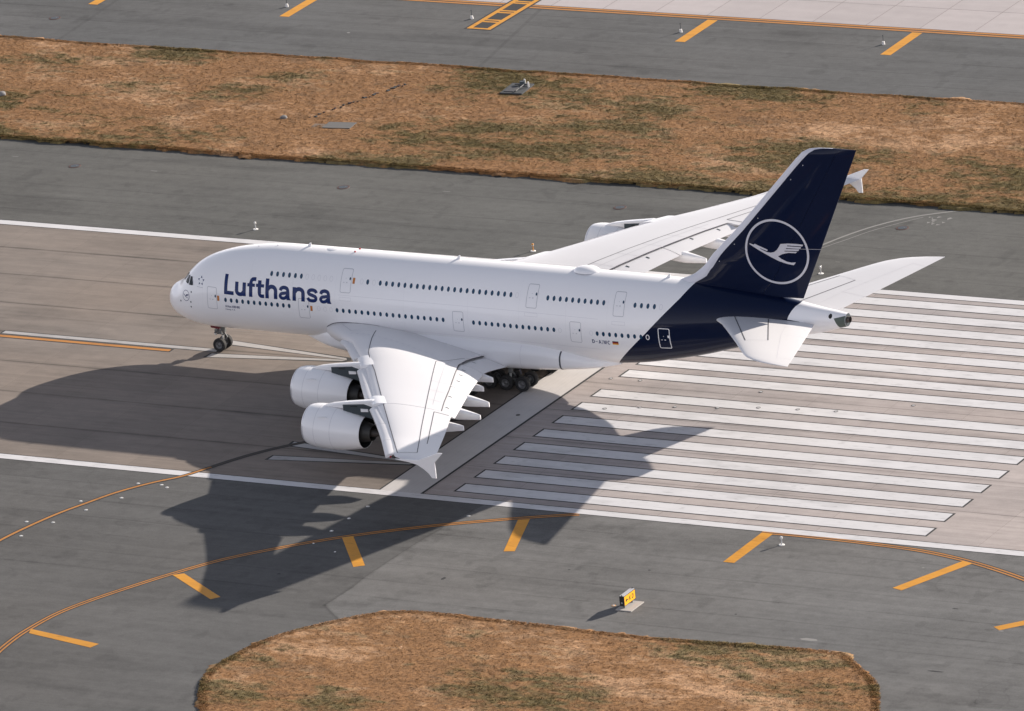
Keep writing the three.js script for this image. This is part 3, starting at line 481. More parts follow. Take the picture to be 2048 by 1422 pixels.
/* skin joints */
for (const y of [7.62, 4.78]) mesh('skin_line', skin(strip([[20, y], [26, y], [32, y], [38, y], [47, y - 0.1]], 0.018), 0.004, 0.6), hair, fuselage);
for (const x of [5.3, 10.6, 15.2, 19.7, 26.9, 33.6, 38.9, 43.7, 47.9]) mesh('skin_joint', skin(strip([[x, 4.6], [x, 6], [x, 7.5], [x, 9], [x, fTop(x) - 0.5]], 0.016), 0.003, 0.5), jointMat, fuselage);
/* crown: antennas, domes, beacons */
for (const x of [15.35, 31.05, 52.65]) mesh('antenna', extrudeZ([[x - 0.22, fTop(x) - 0.04], [x + 0.12, fTop(x) + 0.36], [x + 0.26, fTop(x) + 0.36], [x + 0.2, fTop(x) - 0.04]], -0.025, 0.025), whiteLine, fuselage);
const dome = (x, len, w, h) => { const g = new THREE.SphereGeometry(1, 40, 20, 0, Math.PI * 2, 0, Math.PI / 2); g.scale(len, h, w); g.translate(x, fTop(x) - 0.13, 0); return g; };
mesh('antenna_dome', dome(17.95, 0.85, 0.62, 0.19), paintW, fuselage); mesh('antenna_dome', dome(44.4, 1.32, 0.95, 0.52), paintW, fuselage); mesh('dome_base', dome(44.4, 1.36, 0.99, 0.22), faint, fuselage);
for (const [x, z] of [[20.47, 0.42], [20.5, -0.42]]) mesh('beacon', bake(new THREE.SphereGeometry(0.09, 12, 8), x, fTop(x) + 0.02, z), redMat, fuselage);
for (const [x, z] of [[10.2, 0.4], [12.2, 0.3]]) mesh('sensor', bake(new THREE.SphereGeometry(0.05, 10, 6), x, fTop(x) - 0.0, z), faint, fuselage);
/* APU end */
mesh('apu_panel', skin(poly([[69.36, 8.52], [69.78, 7.62], [70.38, 7.72], [70.38, 8.74]]), 0.012, 0.1), mat([0.10, 0.125, 0.11], 0.6, { metalness: 0.3 }), tailCone);
mesh('apu_exhaust', merge([bake(new THREE.CylinderGeometry(0.27, 0.30, 0.6, 24, 1, true), 70.38, 8.32, 0.06, 0, 0, -Math.PI / 2)]), mat([0.12, 0.1, 0.09], 0.45, { metalness: 0.6, side: THREE.DoubleSide }), tailCone);
mesh('apu_intake', skin(ell(69.02, 8.68, 0.165, 0.19), 0.012, 0.1, 12), black, tailCone);

/* --- belly fairing --- */
let bellyZ;
{ const S = [[13.4, 0.4, 2.62, 2.9], [15, 1.2, 2.42, 3.2], [16.5, 2.1, 2.18, 3.7], [18, 2.95, 1.98, 4.25], [20, 3.62, 1.82, 4.75], [22, 3.92, 1.74, 4.95], [27, 4.02, 1.7, 5.0], [33, 4.04, 1.68, 5.0], [37, 4.0, 1.7, 5.0], [40, 3.88, 1.8, 4.9], [42.5, 3.62, 1.96, 4.55], [44.5, 3.1, 2.14, 4.0], [46.2, 2.3, 2.32, 3.4], [47.6, 1.2, 2.5, 3.0]];
  const hw = pchip(S.map((r) => r[0]), S.map((r) => r[1])), bo = pchip(S.map((r) => r[0]), S.map((r) => r[2])), to = pchip(S.map((r) => r[0]), S.map((r) => r[3]));
  const R = (x, th, g = 0) => { const cy = (bo(x) + to(x)) / 2 - 0.15, e = 2 / 2.9, c = Math.cos(th), s = Math.sin(th); return V3(x, cy + (s > 0 ? to(x) - cy : cy - bo(x) + g) * Math.sign(s) * Math.pow(Math.abs(s), e), (hw(x) + g) * Math.sign(c) * Math.pow(Math.abs(c), e)); };
  const rings = []; for (let i = 0; i <= 90; i++) { const x = lerp(13.4, 47.6, i / 90); rings.push(Array.from({ length: 64 }, (_, j) => R(x, -j / 64 * 2 * Math.PI))); }
  bellyZ = (x, y) => { const cy = (bo(x) + to(x)) / 2 - 0.15, k = y > cy ? (y - cy) / (to(x) - cy) : (cy - y) / (cy - bo(x)); return k >= 1 ? 0 : hw(x) * Math.pow(1 - Math.pow(k, 2.9), 1 / 2.9); };
  const bf = mesh('belly_fairing', loft(rings, { capA: true, capB: true }), paintW, plane);
  const ln = (x0, x1, a, b) => { const A = [], B = []; for (let i = 0; i <= 20; i++) { const t = lerp(a, b, i / 20); A.push(R(x0, t, 0.012)); B.push(R(x1, t, 0.012)); } return loft([B, A], { closed: false }); };
  mesh('fairing_seam', ln(42.7, 42.84, -1.3, 0.62), seam, bf); mesh('fairing_seam', ln(38.9, 38.92, -1.3, 0.6), hair, bf);
  mesh('drain_mast', extrudeZ([[38.3, 2.05], [38.45, 2.05], [38.55, 1.6], [38.45, 1.6]], 3.25, 3.3), seam, bf);
}

/* --- wings --- */
const F = (s) => 10 * (0.2969 * Math.sqrt(s) - 0.126 * s - 0.3516 * s * s + 0.2843 * s ** 3 - 0.1036 * s ** 4) + 0.06 * s;
const WA = { z: [2.2, 3.6, 6.5, 9, 12, 15, 18, 21, 24.2, 26.6], xl: [17.3, 18.7, 21.6, 24.55, 27.0, 29.4, 31.53, 33.6, 35.85, 37.65], yl: [4.0, 4.15, 4.75, 5.2, 5.45, 5.62, 5.88, 6.1, 6.32, 6.46], xe: [34.9, 34.95, 35.68, 36.35, 37.35, 38.8, 40.25, 41.65, 43.0, 44.1], ye: [3.0, 3.15, 3.98, 4.65, 5.35, 5.88, 6.23, 6.46, 6.58, 6.62], hu: [1.3, 1.2, 1.08, 1.0, 0.85, 0.7, 0.58, 0.5, 0.46, 0.43], hl: [1.3, 1.3, 1.15, 1.05, 0.9, 0.75, 0.62, 0.55, 0.5, 0.46] };
const WB = { z: [26.603, 31, 34.1, 37.25, 38.6, 39.2, 39.62, 39.85], xl: [37.66, 41.1, 43.3, 45.5, 46.35, 46.95, 47.8, 49.2], yl: [6.47, 6.6, 6.7, 6.95, 7.08, 7.13, 7.15, 7.13], xe: [45.2, 47.2, 48.53, 49.88, 50.55, 50.88, 51.05, 51.12], ye: [6.47, 6.65, 6.78, 6.97, 7.06, 7.1, 7.12, 7.13], hu: [0.46, 0.35, 0.28, 0.22, 0.18, 0.14, 0.09, 0.03], hl: [0.42, 0.34, 0.27, 0.2, 0.16, 0.12, 0.08, 0.03] };
const wAt = (W, z) => { const o = {}; for (const k of ['xl', 'yl', 'xe', 'ye', 'hu', 'hl']) o[k] = tab(W.z, W[k], z); return o; };
function wingTop(x, z) { const w = wAt(z < 26.62 ? WA : WB, z), s = clamp((x - w.xl) / (w.xe - w.xl), 0, 1); return lerp(w.yl, w.ye, s) + w.hu * F(s); }
const COS = (n) => Array.from({ length: n + 1 }, (_, i) => (1 - Math.cos(i / n * Math.PI)) / 2);
const cs = COS(22);
function wingRing(w, z) { const r = []; for (let i = cs.length - 1; i >= 0; i--) { const s = cs[i]; r.push(V3(lerp(w.xl, w.xe, s), lerp(w.yl, w.ye, s) + w.hu * F(s), z)); } for (let i = 1; i < cs.length; i++) { const s = cs[i]; r.push(V3(lerp(w.xl, w.xe, s), lerp(w.yl, w.ye, s) - w.hl * F(s), z)); } return r; }
const foil = (x0, y0, x1, y1, up, lo, z, n = 14) => { const r = [], c = COS(n); for (let i = n; i >= 0; i--) r.push(V3(lerp(x0, x1, c[i]), lerp(y0, y1, c[i]) + up * F(c[i]), z)); for (let i = 1; i <= n; i++) r.push(V3(lerp(x0, x1, c[i]), lerp(y0, y1, c[i]) - lo * F(c[i]), z)); return r; };
const zsA = []; for (let i = 0; i + 1 < WA.z.length; i++) for (let k = 0; k < 4; k++) zsA.push(lerp(WA.z[i], WA.z[i + 1], k / 4)); zsA.push(26.6);
const zsB = []; for (let i = 0; i + 1 < WB.z.length; i++) for (let k = 0; k < 4; k++) zsB.push(lerp(WB.z[i], WB.z[i + 1], k / 4)); zsB.push(39.85);
const wingGeo = merge([loft(zsA.map((z) => wingRing(wAt(WA, z), z)), { capB: true, crease: 0.7 }), loft(zsB.map((z) => wingRing(wAt(WB, z), z)), { capA: true, capB: true, crease: 0.7 })]);
function wingLine(pts, w, lift = 0.012) {      // seam following the upper skin, pts = (x, z)
  const P = []; for (let i = 0; i + 1 < pts.length; i++) { const n = Math.max(2, Math.ceil(Math.hypot(pts[i + 1][0] - pts[i][0], pts[i + 1][1] - pts[i][1]) / 0.5)); for (let k = 0; k < n; k++) P.push([lerp(pts[i][0], pts[i + 1][0], k / n), lerp(pts[i][1], pts[i + 1][1], k / n)]); } P.push(pts[pts.length - 1]);
  const A = [], B = []; P.forEach((p, i) => { const q = P[Math.max(0, i - 1)], r = P[Math.min(P.length - 1, i + 1)]; let dx = r[0] - q[0], dz = r[1] - q[1]; const l = Math.hypot(dx, dz); dx /= l; dz /= l; for (const [arr, o] of [[A, w / 2], [B, -w / 2]]) { const x = p[0] - dz * o, z = p[1] + dx * o; arr.push(V3(x, wingTop(x, z) + lift, z)); } });
  return loft([A, B], { closed: false });
}
const slatLE = (z) => tab([6.5, 8, 10, 12, 14, 16, 18, 20, 22, 24, 26, 28, 30, 32, 34, 38.9], [21.4, 22.75, 24.6, 26.15, 27.8, 29.2, 30.63, 32.0, 33.4, 34.8, 36.3, 37.9, 39.45, 40.95, 42.4, 45.75], z);
const slatY = (z) => tab(WA.z.concat(WB.z.slice(1)), WA.yl.concat(WB.yl.slice(1)), z);
const slatSpans = [[7.5, 10.3], [10.36, 13.2], [16.2, 20.4], [20.46, 24.5], [26.9, 30.8], [30.86, 34.8], [34.86, 38.75]];
const slatRing = (z, g = 0) => { const x = slatLE(z), y = slatY(z), c = lerp(1.15, 0.92, clamp((z - 10) / 28, 0, 1)); return foil(x, y - 0.30, x + c, y + 0.10, 0.17, 0.10, z, 10); };
const flapDef = { z: [3.55, 6.7, 9, 11.1, 15, 18, 21, 24, 26.5], xf: [34.85, 35.6, 36.25, 36.85, 38.7, 40.15, 41.55, 42.85, 43.95], yf: [3.0, 3.9, 4.5, 5.05, 5.74, 6.09, 6.32, 6.44, 6.5], xt: [37.3, 37.85, 38.5, 39.3, 41.0, 42.2, 43.35, 44.5, 45.4], yt: [2.28, 3.1, 3.75, 4.33, 5.1, 5.5, 5.77, 5.94, 6.05] };
const flapSpans = [[3.55, 11.0], [11.1, 19.5], [19.62, 26.5]];
const flapAt = (z) => ({ x0: tab(flapDef.z, flapDef.xf, z), y0: tab(flapDef.z, flapDef.yf, z), x1: tab(flapDef.z, flapDef.xt, z), y1: tab(flapDef.z, flapDef.yt, z) });
const flapGeo = (a, b) => { const r = []; const n = 8; for (let i = 0; i <= n; i++) { const z = lerp(a, b, i / n), f = flapAt(z); r.push(foil(f.x0 - 0.25, f.y0 - 0.07, f.x1, f.y1, 0.2, 0.12, z, 10)); } return loft(r, { capA: true, capB: true, crease: 0.7 }); };
const flapTop = (x, z) => { const f = flapAt(z), s = clamp((x - f.x0 + 0.25) / (f.x1 - f.x0 + 0.25), 0, 1); return lerp(f.y0 - 0.07, f.y1, s) + 0.2 * F(s); };
const fairings = [[40.04, 10.76, 3.72], [41.71, 15.24, 4.55], [45.16, 20.19, 5.12], [46.44, 23.93, 5.34], [46.66, 27.24, 5.52]];
function fairingGeo([xt, z, yt]) {
  const L = 5.6, r = []; const yf = wAt(z < 26.62 ? WA : WB, Math.min(z, 26.5)).ye - 0.95;
  for (let i = 0; i <= 26; i++) { const t = i / 26, x = xt - L + L * t, k = Math.pow(Math.sin(Math.PI * Math.min(t, 0.55) / 1.1), 0.75) * (t > 0.55 ? 1 - 0.84 * Math.pow((t - 0.55) / 0.45, 1.3) : 1), kh = Math.pow(Math.sin(Math.PI * Math.min(t, 0.6) / 1.2), 0.7) * (t > 0.6 ? 1 - 0.55 * Math.pow((t - 0.6) / 0.4, 1.2) : 1);
    const cy = lerp(yf, yt, t * t * 0.6 + t * 0.4), w = Math.max(0.02, 0.46 * k), h = Math.max(0.02, 0.52 * kh); r.push(Array.from({ length: 20 }, (_, j) => { const a = -j / 20 * 2 * Math.PI, c = Math.cos(a), s = Math.sin(a); return V3(x, cy + h * Math.sign(s) * Math.pow(Math.abs(s), 0.8), z + w * Math.sign(c) * Math.pow(Math.abs(c), 0.8)); })); }
  return loft(r, { capA: true, capB: true, crease: 0.9 });
}
const fencePts = [[47.3, 7.2], [48.5, 7.28], [49.6, 7.32], [51.58, 8.12], [52.06, 8.13], [51.72, 7.75], [51.22, 7.2], [51.24, 6.5], [51.24, 5.79], [50.83, 5.78], [50.56, 6.15], [50.1, 6.52], [49.5, 6.86], [48.6, 7.04]];
const cuffs = [[14.9, 1.25], [25.65, 0.95]];
const cuffGeo = ([z0, hw]) => loft([-1, -0.6, 0, 0.6, 1].map((k) => { const z = z0 + k * hw, w = wAt(z < 26.62 ? WA : WB, z), xl = slatLE(z) + 0.38, ye = wingTop(w.xl + 1.6, z); return foil(xl, w.yl + 0.02, w.xl + 1.6, ye - 0.1, 0.24, 0.35, z, 12); }), { capA: true, capB: true, crease: 0.8 });

for (const side of [1, -1]) {
  const S = (g) => side > 0 ? g : mirrorZ(g);
  const wing = mesh('wing', S(wingGeo), wingGrey, plane);
  wing.userData.label = side > 0 ? 'near white wing, partly in the shadow of the fuselage' : 'far white wing in full sun';
  for (const [a, b] of slatSpans) { const r = []; for (let i = 0; i <= 6; i++) r.push(slatRing(lerp(a, b, i / 6))); mesh('slat', S(loft(r, { capA: true, capB: true, crease: 0.9 })), wingGrey, wing); }
  for (const c of cuffs) mesh('pylon_cuff', S(cuffGeo(c)), paintW, wing);
  for (const [a, b] of flapSpans) { const A = [], B = []; for (let i = 0; i <= 12; i++) { const z = lerp(a, b, i / 12), w = wAt(WA, z); A.push(V3(w.xe - 0.03, w.ye + 0.012, z)); B.push(V3(w.xe + (z < 11.05 ? 0.2 : 0.1), w.ye - 0.035, z)); } mesh('flap_gap_shade', S(loft([B, A], { closed: false })), seam, wing); }  // dark strip standing in for the shade of the open gap ahead of the flap
  for (const [a, b] of flapSpans) mesh('flap', S(flapGeo(a, b)), wingGrey, wing);
  for (const f of fairings) mesh('flap_track_fairing', S(fairingGeo(f)), paintW, wing);
  mesh('wingtip_fence', S(extrudeZ(fencePts, 39.78, 39.92, 0.04)), paintW, wing);
  mesh('spar_seam', S(wingLine([[25.3, 5.9], [27.4, 10.3], [28.78, 13.1]], 0.07)), seam, wing);
  mesh('spar_seam', S(wingLine([[28.8, 13.1], [30.3, 15.24], [32.22, 17.79], [36.95, 24.61], [37.9, 26.0], [39.5, 28.26], [43.3, 33.6], [46.75, 38.5], [48.4, 37.95]], 0.07)), seam, wing);
  mesh('spoiler_seam', S(wingLine([[36.0, 8.6], [36.15, 10.6], [36.2, 12.0], [35.8, 13.16], [39.44, 20.31], [42.08, 25.6], [45.04, 31.51], [48.35, 37.9]], 0.065)), seam, wing);
  mesh('spoiler_seam', S(wingLine([[36.4, 11.4], [36.91, 13.43], [39.17, 18.07], [42.67, 25.46]], 0.03)), faint, wing);
  for (const z of [14.4, 16.9, 19.4, 21.9, 24.3]) { const xa = tab([13.16, 20.31, 25.6], [35.8, 39.44, 42.08], z) + 0.05, xb = tab(WA.z, WA.xe, z) - 0.05; mesh('spoiler_seam', S(wingLine([[xa, z], [xb, z + 0.2]], 0.025)), faint, wing); }
  mesh('aileron_seam', S(wingLine([[43.74, 27.1], [47.77, 35.23]], 0.07)), seam, wing);
  mesh('aileron_seam', S(wingLine([[43.74, 27.1], [45.3, 27.25]], 0.07)), seam, wing);
  for (const z of [29.8, 32.6]) mesh('aileron_seam', S(wingLine([[tab([27.1, 35.23], [43.74, 47.77], z), z], [tab(WB.z, WB.xe, z) - 0.1, z + 0.25]], 0.025)), faint, wing);
  mesh('root_seam', S(wingLine([[20.6, 4.0], [23.06, 6.56], [25.3, 6.3]], 0.04)), faint, wing);
  for (let k = 0; k < 15; k++) { const t = k / 14, x = lerp(23.6, 34.2, t), z = lerp(7.3, 11.1, t); mesh('access_panel', S(wingLine([[x - 0.14, z], [x + 0.14, z + 0.05]], 0.2, 0.006)), hair, wing); }
  for (const [x, z] of [[36.63, 8.16], [38.55, 13.12], [39.59, 15.37], [40.58, 17.47], [42.58, 22.31], [43.9, 25.12]]) { const q = [[-0.18, -0.08], [0.18, -0.08], [0.18, 0.08], [-0.18, 0.08]].map(([a, b]) => V3(x + a, flapTop(x + a, z + b) + 0.014, z + b)); mesh('flap_fitting', S(loft([[q[0], q[1]], [q[3], q[2]]], { closed: false })), darkMetal, wing); }
  mesh('position_light', S(bake(new THREE.SphereGeometry(0.09, 10, 8), 46.35, 7.02, 39.05)), side > 0 ? redMat : mat([0.02, 0.25, 0.08], 0.4), wing);
}
/* dark gap line where the wing meets the body */
{ const pts = [[18.46, 4.44], [19.19, 4.83], [20.04, 5.02], [21.6, 5.09], [23.68, 5.03], [25.7, 4.8], [27.75, 4.48], [30.8, 3.98], [34.8, 3.2], [36.2, 2.7]];
  for (const s of [1, -1]) { const c = new THREE.CatmullRomCurve3(pts.map(([x, y]) => V3(x, y, s * (Math.max(fusZ(x, y), bellyZ(x, y)) + 0.02)))); mesh('wing_root_seam', new THREE.TubeGeometry(c, 80, 0.035, 6), seam, fuselage); } }

/* --- engines --- */
function engine(z, x0, yc, topPts) {
  const e = new THREE.Group(); e.name = 'engine'; plane.add(e);
  const lathe = (p, seg = 64) => { const g = new THREE.LatheGeometry(p.map(([x, r]) => new THREE.Vector2(r, x < 6.36 ? 0.6 + x * 0.9057 : x)), seg); return g; };
  const place = (g) => bake(g, x0, yc, z, 0, 0, -Math.PI / 2 - 0.05);
  // profiles are (distance aft, radius); after turning, lathe y runs aft
  const outer = [[0.28, 1.80], [0.7, 1.905], [1.3, 1.965], [2.1, 1.99], [3.0, 1.975], [4.0, 1.89], [5.0, 1.74], [5.8, 1.575], [6.35, 1.46]];
  mesh('intake_lip', place(lathe([[0.55, 1.50], [0.3, 1.50], [0.12, 1.55], [0.02, 1.635], [0.04, 1.70], [0.13, 1.755], [0.28, 1.80]])), silver, e);
  mesh('nacelle', place(lathe([...outer, [6.36, 1.43], [5.6, 1.47], [4.4, 1.5]])), paintW, e);
  mesh('intake_duct', place(lathe([[1.35, 1.47], [0.9, 1.49], [0.5, 1.50]])), faint, e);
  mesh('fan', place(lathe([[0.72, 0.0], [0.85, 0.16], [1.1, 0.36], [1.35, 0.44], [1.36, 1.47]])), darkMetal, e);
  mesh('fan_duct', place(lathe([[6.3, 1.425], [5.6, 1.45], [4.4, 1.46], [4.35, 0.9]])), black, e);
  mesh('core_cowl', place(lathe([[4.3, 1.05], [5.2, 1.06], [6.2, 0.94], [7.0, 0.72], [7.05, 0.69], [6.6, 0.68]])), mat([0.05, 0.048, 0.046], 0.5, { metalness: 0.5 }), e);
  mesh('exhaust_plug', place(lathe([[6.5, 0.44], [7.2, 0.36], [7.8, 0.16], [8.0, 0.0]])), mat([0.06, 0.05, 0.045], 0.5, { metalness: 0.5 }), e);
  for (const x of [1.55, 3.35]) mesh('cowl_seam', place(lathe([[x, tab(outer.map((p) => p[0]), outer.map((p) => p[1]), x) + 0.004], [x + 0.035, tab(outer.map((p) => p[0]), outer.map((p) => p[1]), x) + 0.004]])), hair, e);
  const P = (dx, dy) => [x0 + dx, yc + dy];
  mesh('pylon', extrudeZ([P(2.3, 1.85), P(3.2, 2.12), P(4.5, 2.36), P(5.9, 2.56), P(7.3, 2.76), P(9.0, 2.62), P(9.8, 1.7), P(7.0, 1.9), P(5.5, 2.12), P(4.4, 1.75)], z - 0.3, z + 0.3, 0.1), paintW, e);
  mesh('pylon_heat_shield', extrudeZ([P(4.35, 2.14), P(6.5, 2.38), P(7.2, 2.2), P(8.6, 1.5), P(7.2, 1.05), P(5.8, 1.35), P(4.35, 1.5)], z - 0.36, z + 0.36, 0.05), darkMetal, e);
  mesh('pylon_bracket', extrudeZ([P(6.2, 1.95), P(6.95, 1.97), P(6.95, 1.72), P(6.22, 1.66)], z + 0.36, z + 0.42), paintW, e);
  mesh('pylon_slot', extrudeZ([P(5.15, 2.12), P(5.85, 2.16), P(5.85, 2.07), P(5.15, 2.03)], z + 0.355, z + 0.372), black, e);
  mesh('strake', extrudeZ([P(2.4, 1.25), P(3.4, 1.28), P(3.2, 1.35)], z + 1.5, z + 1.62), paintW, e);
  return e;
}
for (const s of [1, -1]) { engine(s * 14.9, 21.72, 3.12); engine(s * 25.7, 29.42, 3.98); }

/* --- fin and tailplane --- */
const finLE = (y) => tab([9.6, 10.5, 10.9, 11.32, 12.19, 13.38, 15.92, 19.85, 22.81, 23.52, 23.9, 24.03, 24.08], [52.5, 53.4, 54.3, 55.33, 56.44, 57.42, 60.04, 63.75, 66.52, 67.25, 68.0, 68.9, 70.3], y);
const finTE = (y) => 66.08 + (y - 9.73) * 0.4578;
const finT = (y) => tab([9.6, 11, 13, 24.08], [0.42, 0.5, 0.58, 0.26], y) * (y > 23.5 ? Math.sqrt(Math.max(0.04, (24.1 - y) / 0.6)) : 1);
const finZ = (x, y) => { const a = finLE(y), s = clamp((x - a) / (finTE(y) - a), 0, 1); return finT(y) * F(s); };
const finOn = (x, y, off) => ({ p: V3(x, y, finZ(x, y) + off), n: V3(-(finZ(x + 0.05, y) - finZ(x - 0.05, y)) / 0.1, -(finZ(x, y + 0.05) - finZ(x, y - 0.05)) / 0.1, 1).normalize() });
const finYs = []; for (let y = 9.6; y < 23.5; y += 0.3) finYs.push(y); finYs.push(23.52, 23.66, 23.78, 23.88, 23.96, 24.02, 24.06);
const bandW = (y) => tab([10.5, 12, 14, 22, 23.5, 24.06], [1.9, 1.05, 0.85, 0.72, 0.75, 0.6], y);
function finRing(y, a, b) { const le = finLE(y), te = finTE(y), r = [], n = 18, c = (t) => lerp(a(y), b(y), t); const fz = (s) => finT(y) * F(clamp(s, 0, 1)); const U = a(y) <= 0 ? COS(n).map((t) => t) : lin(n); for (let i = n; i >= 0; i--) { const s = c(U[i]); r.push(V3(lerp(le, te, s), y, fz(s))); } for (let i = a(y) <= 0 ? 1 : 0; i <= n; i++) { const s = c(U[i]); r.push(V3(lerp(le, te, s), y, -fz(s))); } return r; }
const bandS = (y) => clamp(bandW(y) / (finTE(y) - finLE(y)), 0.02, 0.5);
const rudS = (y) => tab([9.6, 24.1], [0.70, 0.66], y);
const fin = mesh('fin', loft(finYs.map((y) => finRing(y, bandS, rudS)), { capB: true, crease: 0.6 }), paintB, plane);
mesh('leading_edge', loft(finYs.map((y) => finRing(y, () => 0, bandS)), { capB: true, crease: 1.0 }), mat([0.60, 0.60, 0.66], 0.4, { clearcoat: 0.4 }), fin);
mesh('rudder', loft(finYs.filter((y) => y > 9.8).map((y) => finRing(y, (q) => rudS(q) + 0.003, () => 1)), { capA: true, capB: true, crease: 0.6 }), paintB, fin);
const finSkin = (s, off = 0.012, e = 0.35, seg = 24) => drape(s, finOn, off, e, seg);
mesh('emblem_ring', finSkin(ringOf(64.1, 14.2, 3.07, 3.04, 0.2), 0.012, 0.35, 48), mat([0.55, 0.55, 0.60], 0.4, { clearcoat: 0.6 }), fin);
mesh('emblem_bird', finSkin(poly(CRANE)), mat([0.55, 0.55, 0.60], 0.4, { clearcoat: 0.6 }), fin);
mesh('rudder_seam', finSkin(strip([[66.4, 14.58], [68.35, 14.63]], 0.03)), faint, fin);
for (const y of [12.9, 14.6, 17.2, 21.0, 22.4]) mesh('fin_rivet', finSkin(ell(finLE(y) + 1.25, y, 0.04, 0.04), 0.014, 0.3, 6), whiteLine, fin);

const HZ = [1.2, 3.4, 4.4, 6.7, 9.14, 11.25, 12.6, 13.3, 14.04, 14.5, 14.86, 15.1, 15.2], HL = [57.2, 59.55, 60.36, 62.2, 64.1, 65.7, 66.75, 67.4, 68.4, 69.35, 70.5, 71.7, 72.35];
const hTE = (z) => 67.23 + z * 0.3425, hY = (z) => 8.05 + (z - 2) * 0.0917, hLE = (z) => tab(HZ, HL, z), hT = (z) => tab([1.2, 12, 14, 15.2], [0.42, 0.22, 0.12, 0.015], z);
const hzs = []; for (let i = 0; i + 1 < HZ.length; i++) for (let k = 0; k < 3; k++) hzs.push(lerp(HZ[i], HZ[i + 1], k / 3)); hzs.push(15.2);
const stabGeo = loft(hzs.map((z) => foil(hLE(z), hY(z), hTE(z), hY(z), hT(z), hT(z), z, 16)), { capB: true, crease: 0.7 });
const hTop = (x, z) => { const a = hLE(z), s = clamp((x - a) / (hTE(z) - a), 0, 1); return hY(z) + hT(z) * F(s); };
function stabLine(pts, w) { const A = [], B = []; for (let i = 0; i + 1 < pts.length; i++) for (let k = 0; k <= 12; k++) { const x = lerp(pts[i][0], pts[i + 1][0], k / 12), z = lerp(pts[i][1], pts[i + 1][1], k / 12); let dx = pts[i + 1][0] - pts[i][0], dz = pts[i + 1][1] - pts[i][1]; const l = Math.hypot(dx, dz); dx /= l; dz /= l; for (const [arr, o] of [[A, w / 2], [B, -w / 2]]) arr.push(V3(x - dz * o, hTop(x - dz * o, z + dx * o) + 0.012, z + dx * o)); } return loft([A, B], { closed: false }); }
for (const side of [1, -1]) {
  const S = (g) => side > 0 ? g : mirrorZ(g);
  const st = mesh('tailplane', S(stabGeo), wingGrey, plane); st.userData.label = side > 0 ? 'near white tailplane' : 'far white tailplane';
  mesh('stabiliser_seam', S(stabLine([[60.3, 2.2], [65.0, 9.0]], 0.09)), seam, st); mesh('stabiliser_seam', S(stabLine([[63.5, 1.9], [66.9, 8.35]], 0.09)), seam, st); mesh('stabiliser_seam', S(stabLine([[65.0, 9.0], [66.9, 8.35]], 0.035)), faint, st);
  mesh('elevator_seam', S(stabLine([[66.0, 3.4], [66.9, 5.9], [70.3, 13.1]], 0.03)), hair, st); mesh('elevator_seam', S(stabLine([[66.9, 5.9], [69.2, 5.7]], 0.03)), hair, st); mesh('elevator_seam', S(stabLine([[70.3, 13.1], [71.6, 12.9]], 0.03)), hair, st);
}
/* cut-out plates where the tailplane meets the body */
for (const s of [1, -1]) { const pts = [[57.6, 7.85], [59, 8.35], [61.5, 8.62], [64, 8.5], [66.2, 8.15], [67.2, 7.8], [65, 7.55], [61, 7.5]]; const g = drape(poly(pts), fusOn, 0.012, 0.3); mesh('stabiliser_plate', s > 0 ? g : mirrorZ(g), paintB, tailBody); }

/* --- landing gear --- */
function wheelParts(R, w) {
  const tyre = bake(new THREE.LatheGeometry([[0.56, -0.38], [0.72, -0.47], [0.88, -0.49], [0.96, -0.42], [1.0, -0.26], [1.0, 0.26], [0.96, 0.42], [0.88, 0.49], [0.72, 0.47], [0.56, 0.38]].map(([r, t]) => new THREE.Vector2(r * R, t * w)), 40), 0, 0, 0, Math.PI / 2);
  const rim = merge([bake(new THREE.LatheGeometry([[0.0, 0.30], [0.16, 0.30], [0.18, 0.20], [0.36, 0.16], [0.40, 0.30], [0.50, 0.40], [0.565, 0.40], [0.565, -0.40], [0.5, -0.4], [0.4, -0.3], [0.36, -0.16], [0.18, -0.2], [0.16, -0.3], [0, -0.3]].map(([r, t]) => new THREE.Vector2(Math.max(r * R, 0.0001), t * w)), 32), 0, 0, 0, Math.PI / 2)]);
  return { tyre, rim };
}
function gear(name, x, z, axles, halfTrack, R, w, topY, lean) {
  const g = new THREE.Group(); g.name = name; plane.add(g); const { tyre, rim } = wheelParts(R, w);
  for (const dx of axles) for (const s of [1, -1]) for (const [n, geo, m] of [['tyre', tyre, rubber], ['rim', rim, rimMat]]) { const q = mesh(n, geo, m, g); q.position.set(x + dx, R - 0.012, z + s * halfTrack); }
  for (const dx of axles) mesh('axle', rod(V3(x + dx, R, z - halfTrack), V3(x + dx, R, z + halfTrack), 0.12), gearMat, g);
  if (axles.length > 1) mesh('bogie_beam', rod(V3(x + axles[0], R, z), V3(x + axles[axles.length - 1], R, z), 0.17), gearMat, g);
  mesh('piston', rod(V3(x, R, z), V3(x + lean * 0.4, lerp(R, topY, 0.45), z), 0.11, 0.11, 16), bright, g);
  mesh('strut', rod(V3(x + lean * 0.35, lerp(R, topY, 0.4), z), V3(x + lean, topY, z), 0.2, 0.24, 16), gearMat, g);
  mesh('torque_link', merge([rod(V3(x + 0.15, R + 0.1, z), V3(x + 0.55, lerp(R, topY, 0.3), z), 0.05), rod(V3(x + 0.55, lerp(R, topY, 0.3), z), V3(x + 0.2, lerp(R, topY, 0.55), z), 0.05)]), gearMat, g);
  mesh('side_stay', rod(V3(x + 0.1, lerp(R, topY, 0.55), z), V3(x + 0.6, topY, z * 0.75), 0.08), gearMat, g);
  return g;
}
const noseGear = gear('nose_gear', 4.86, 0, [0], 0.56, 0.635, 0.46, 2.7, 0.28);
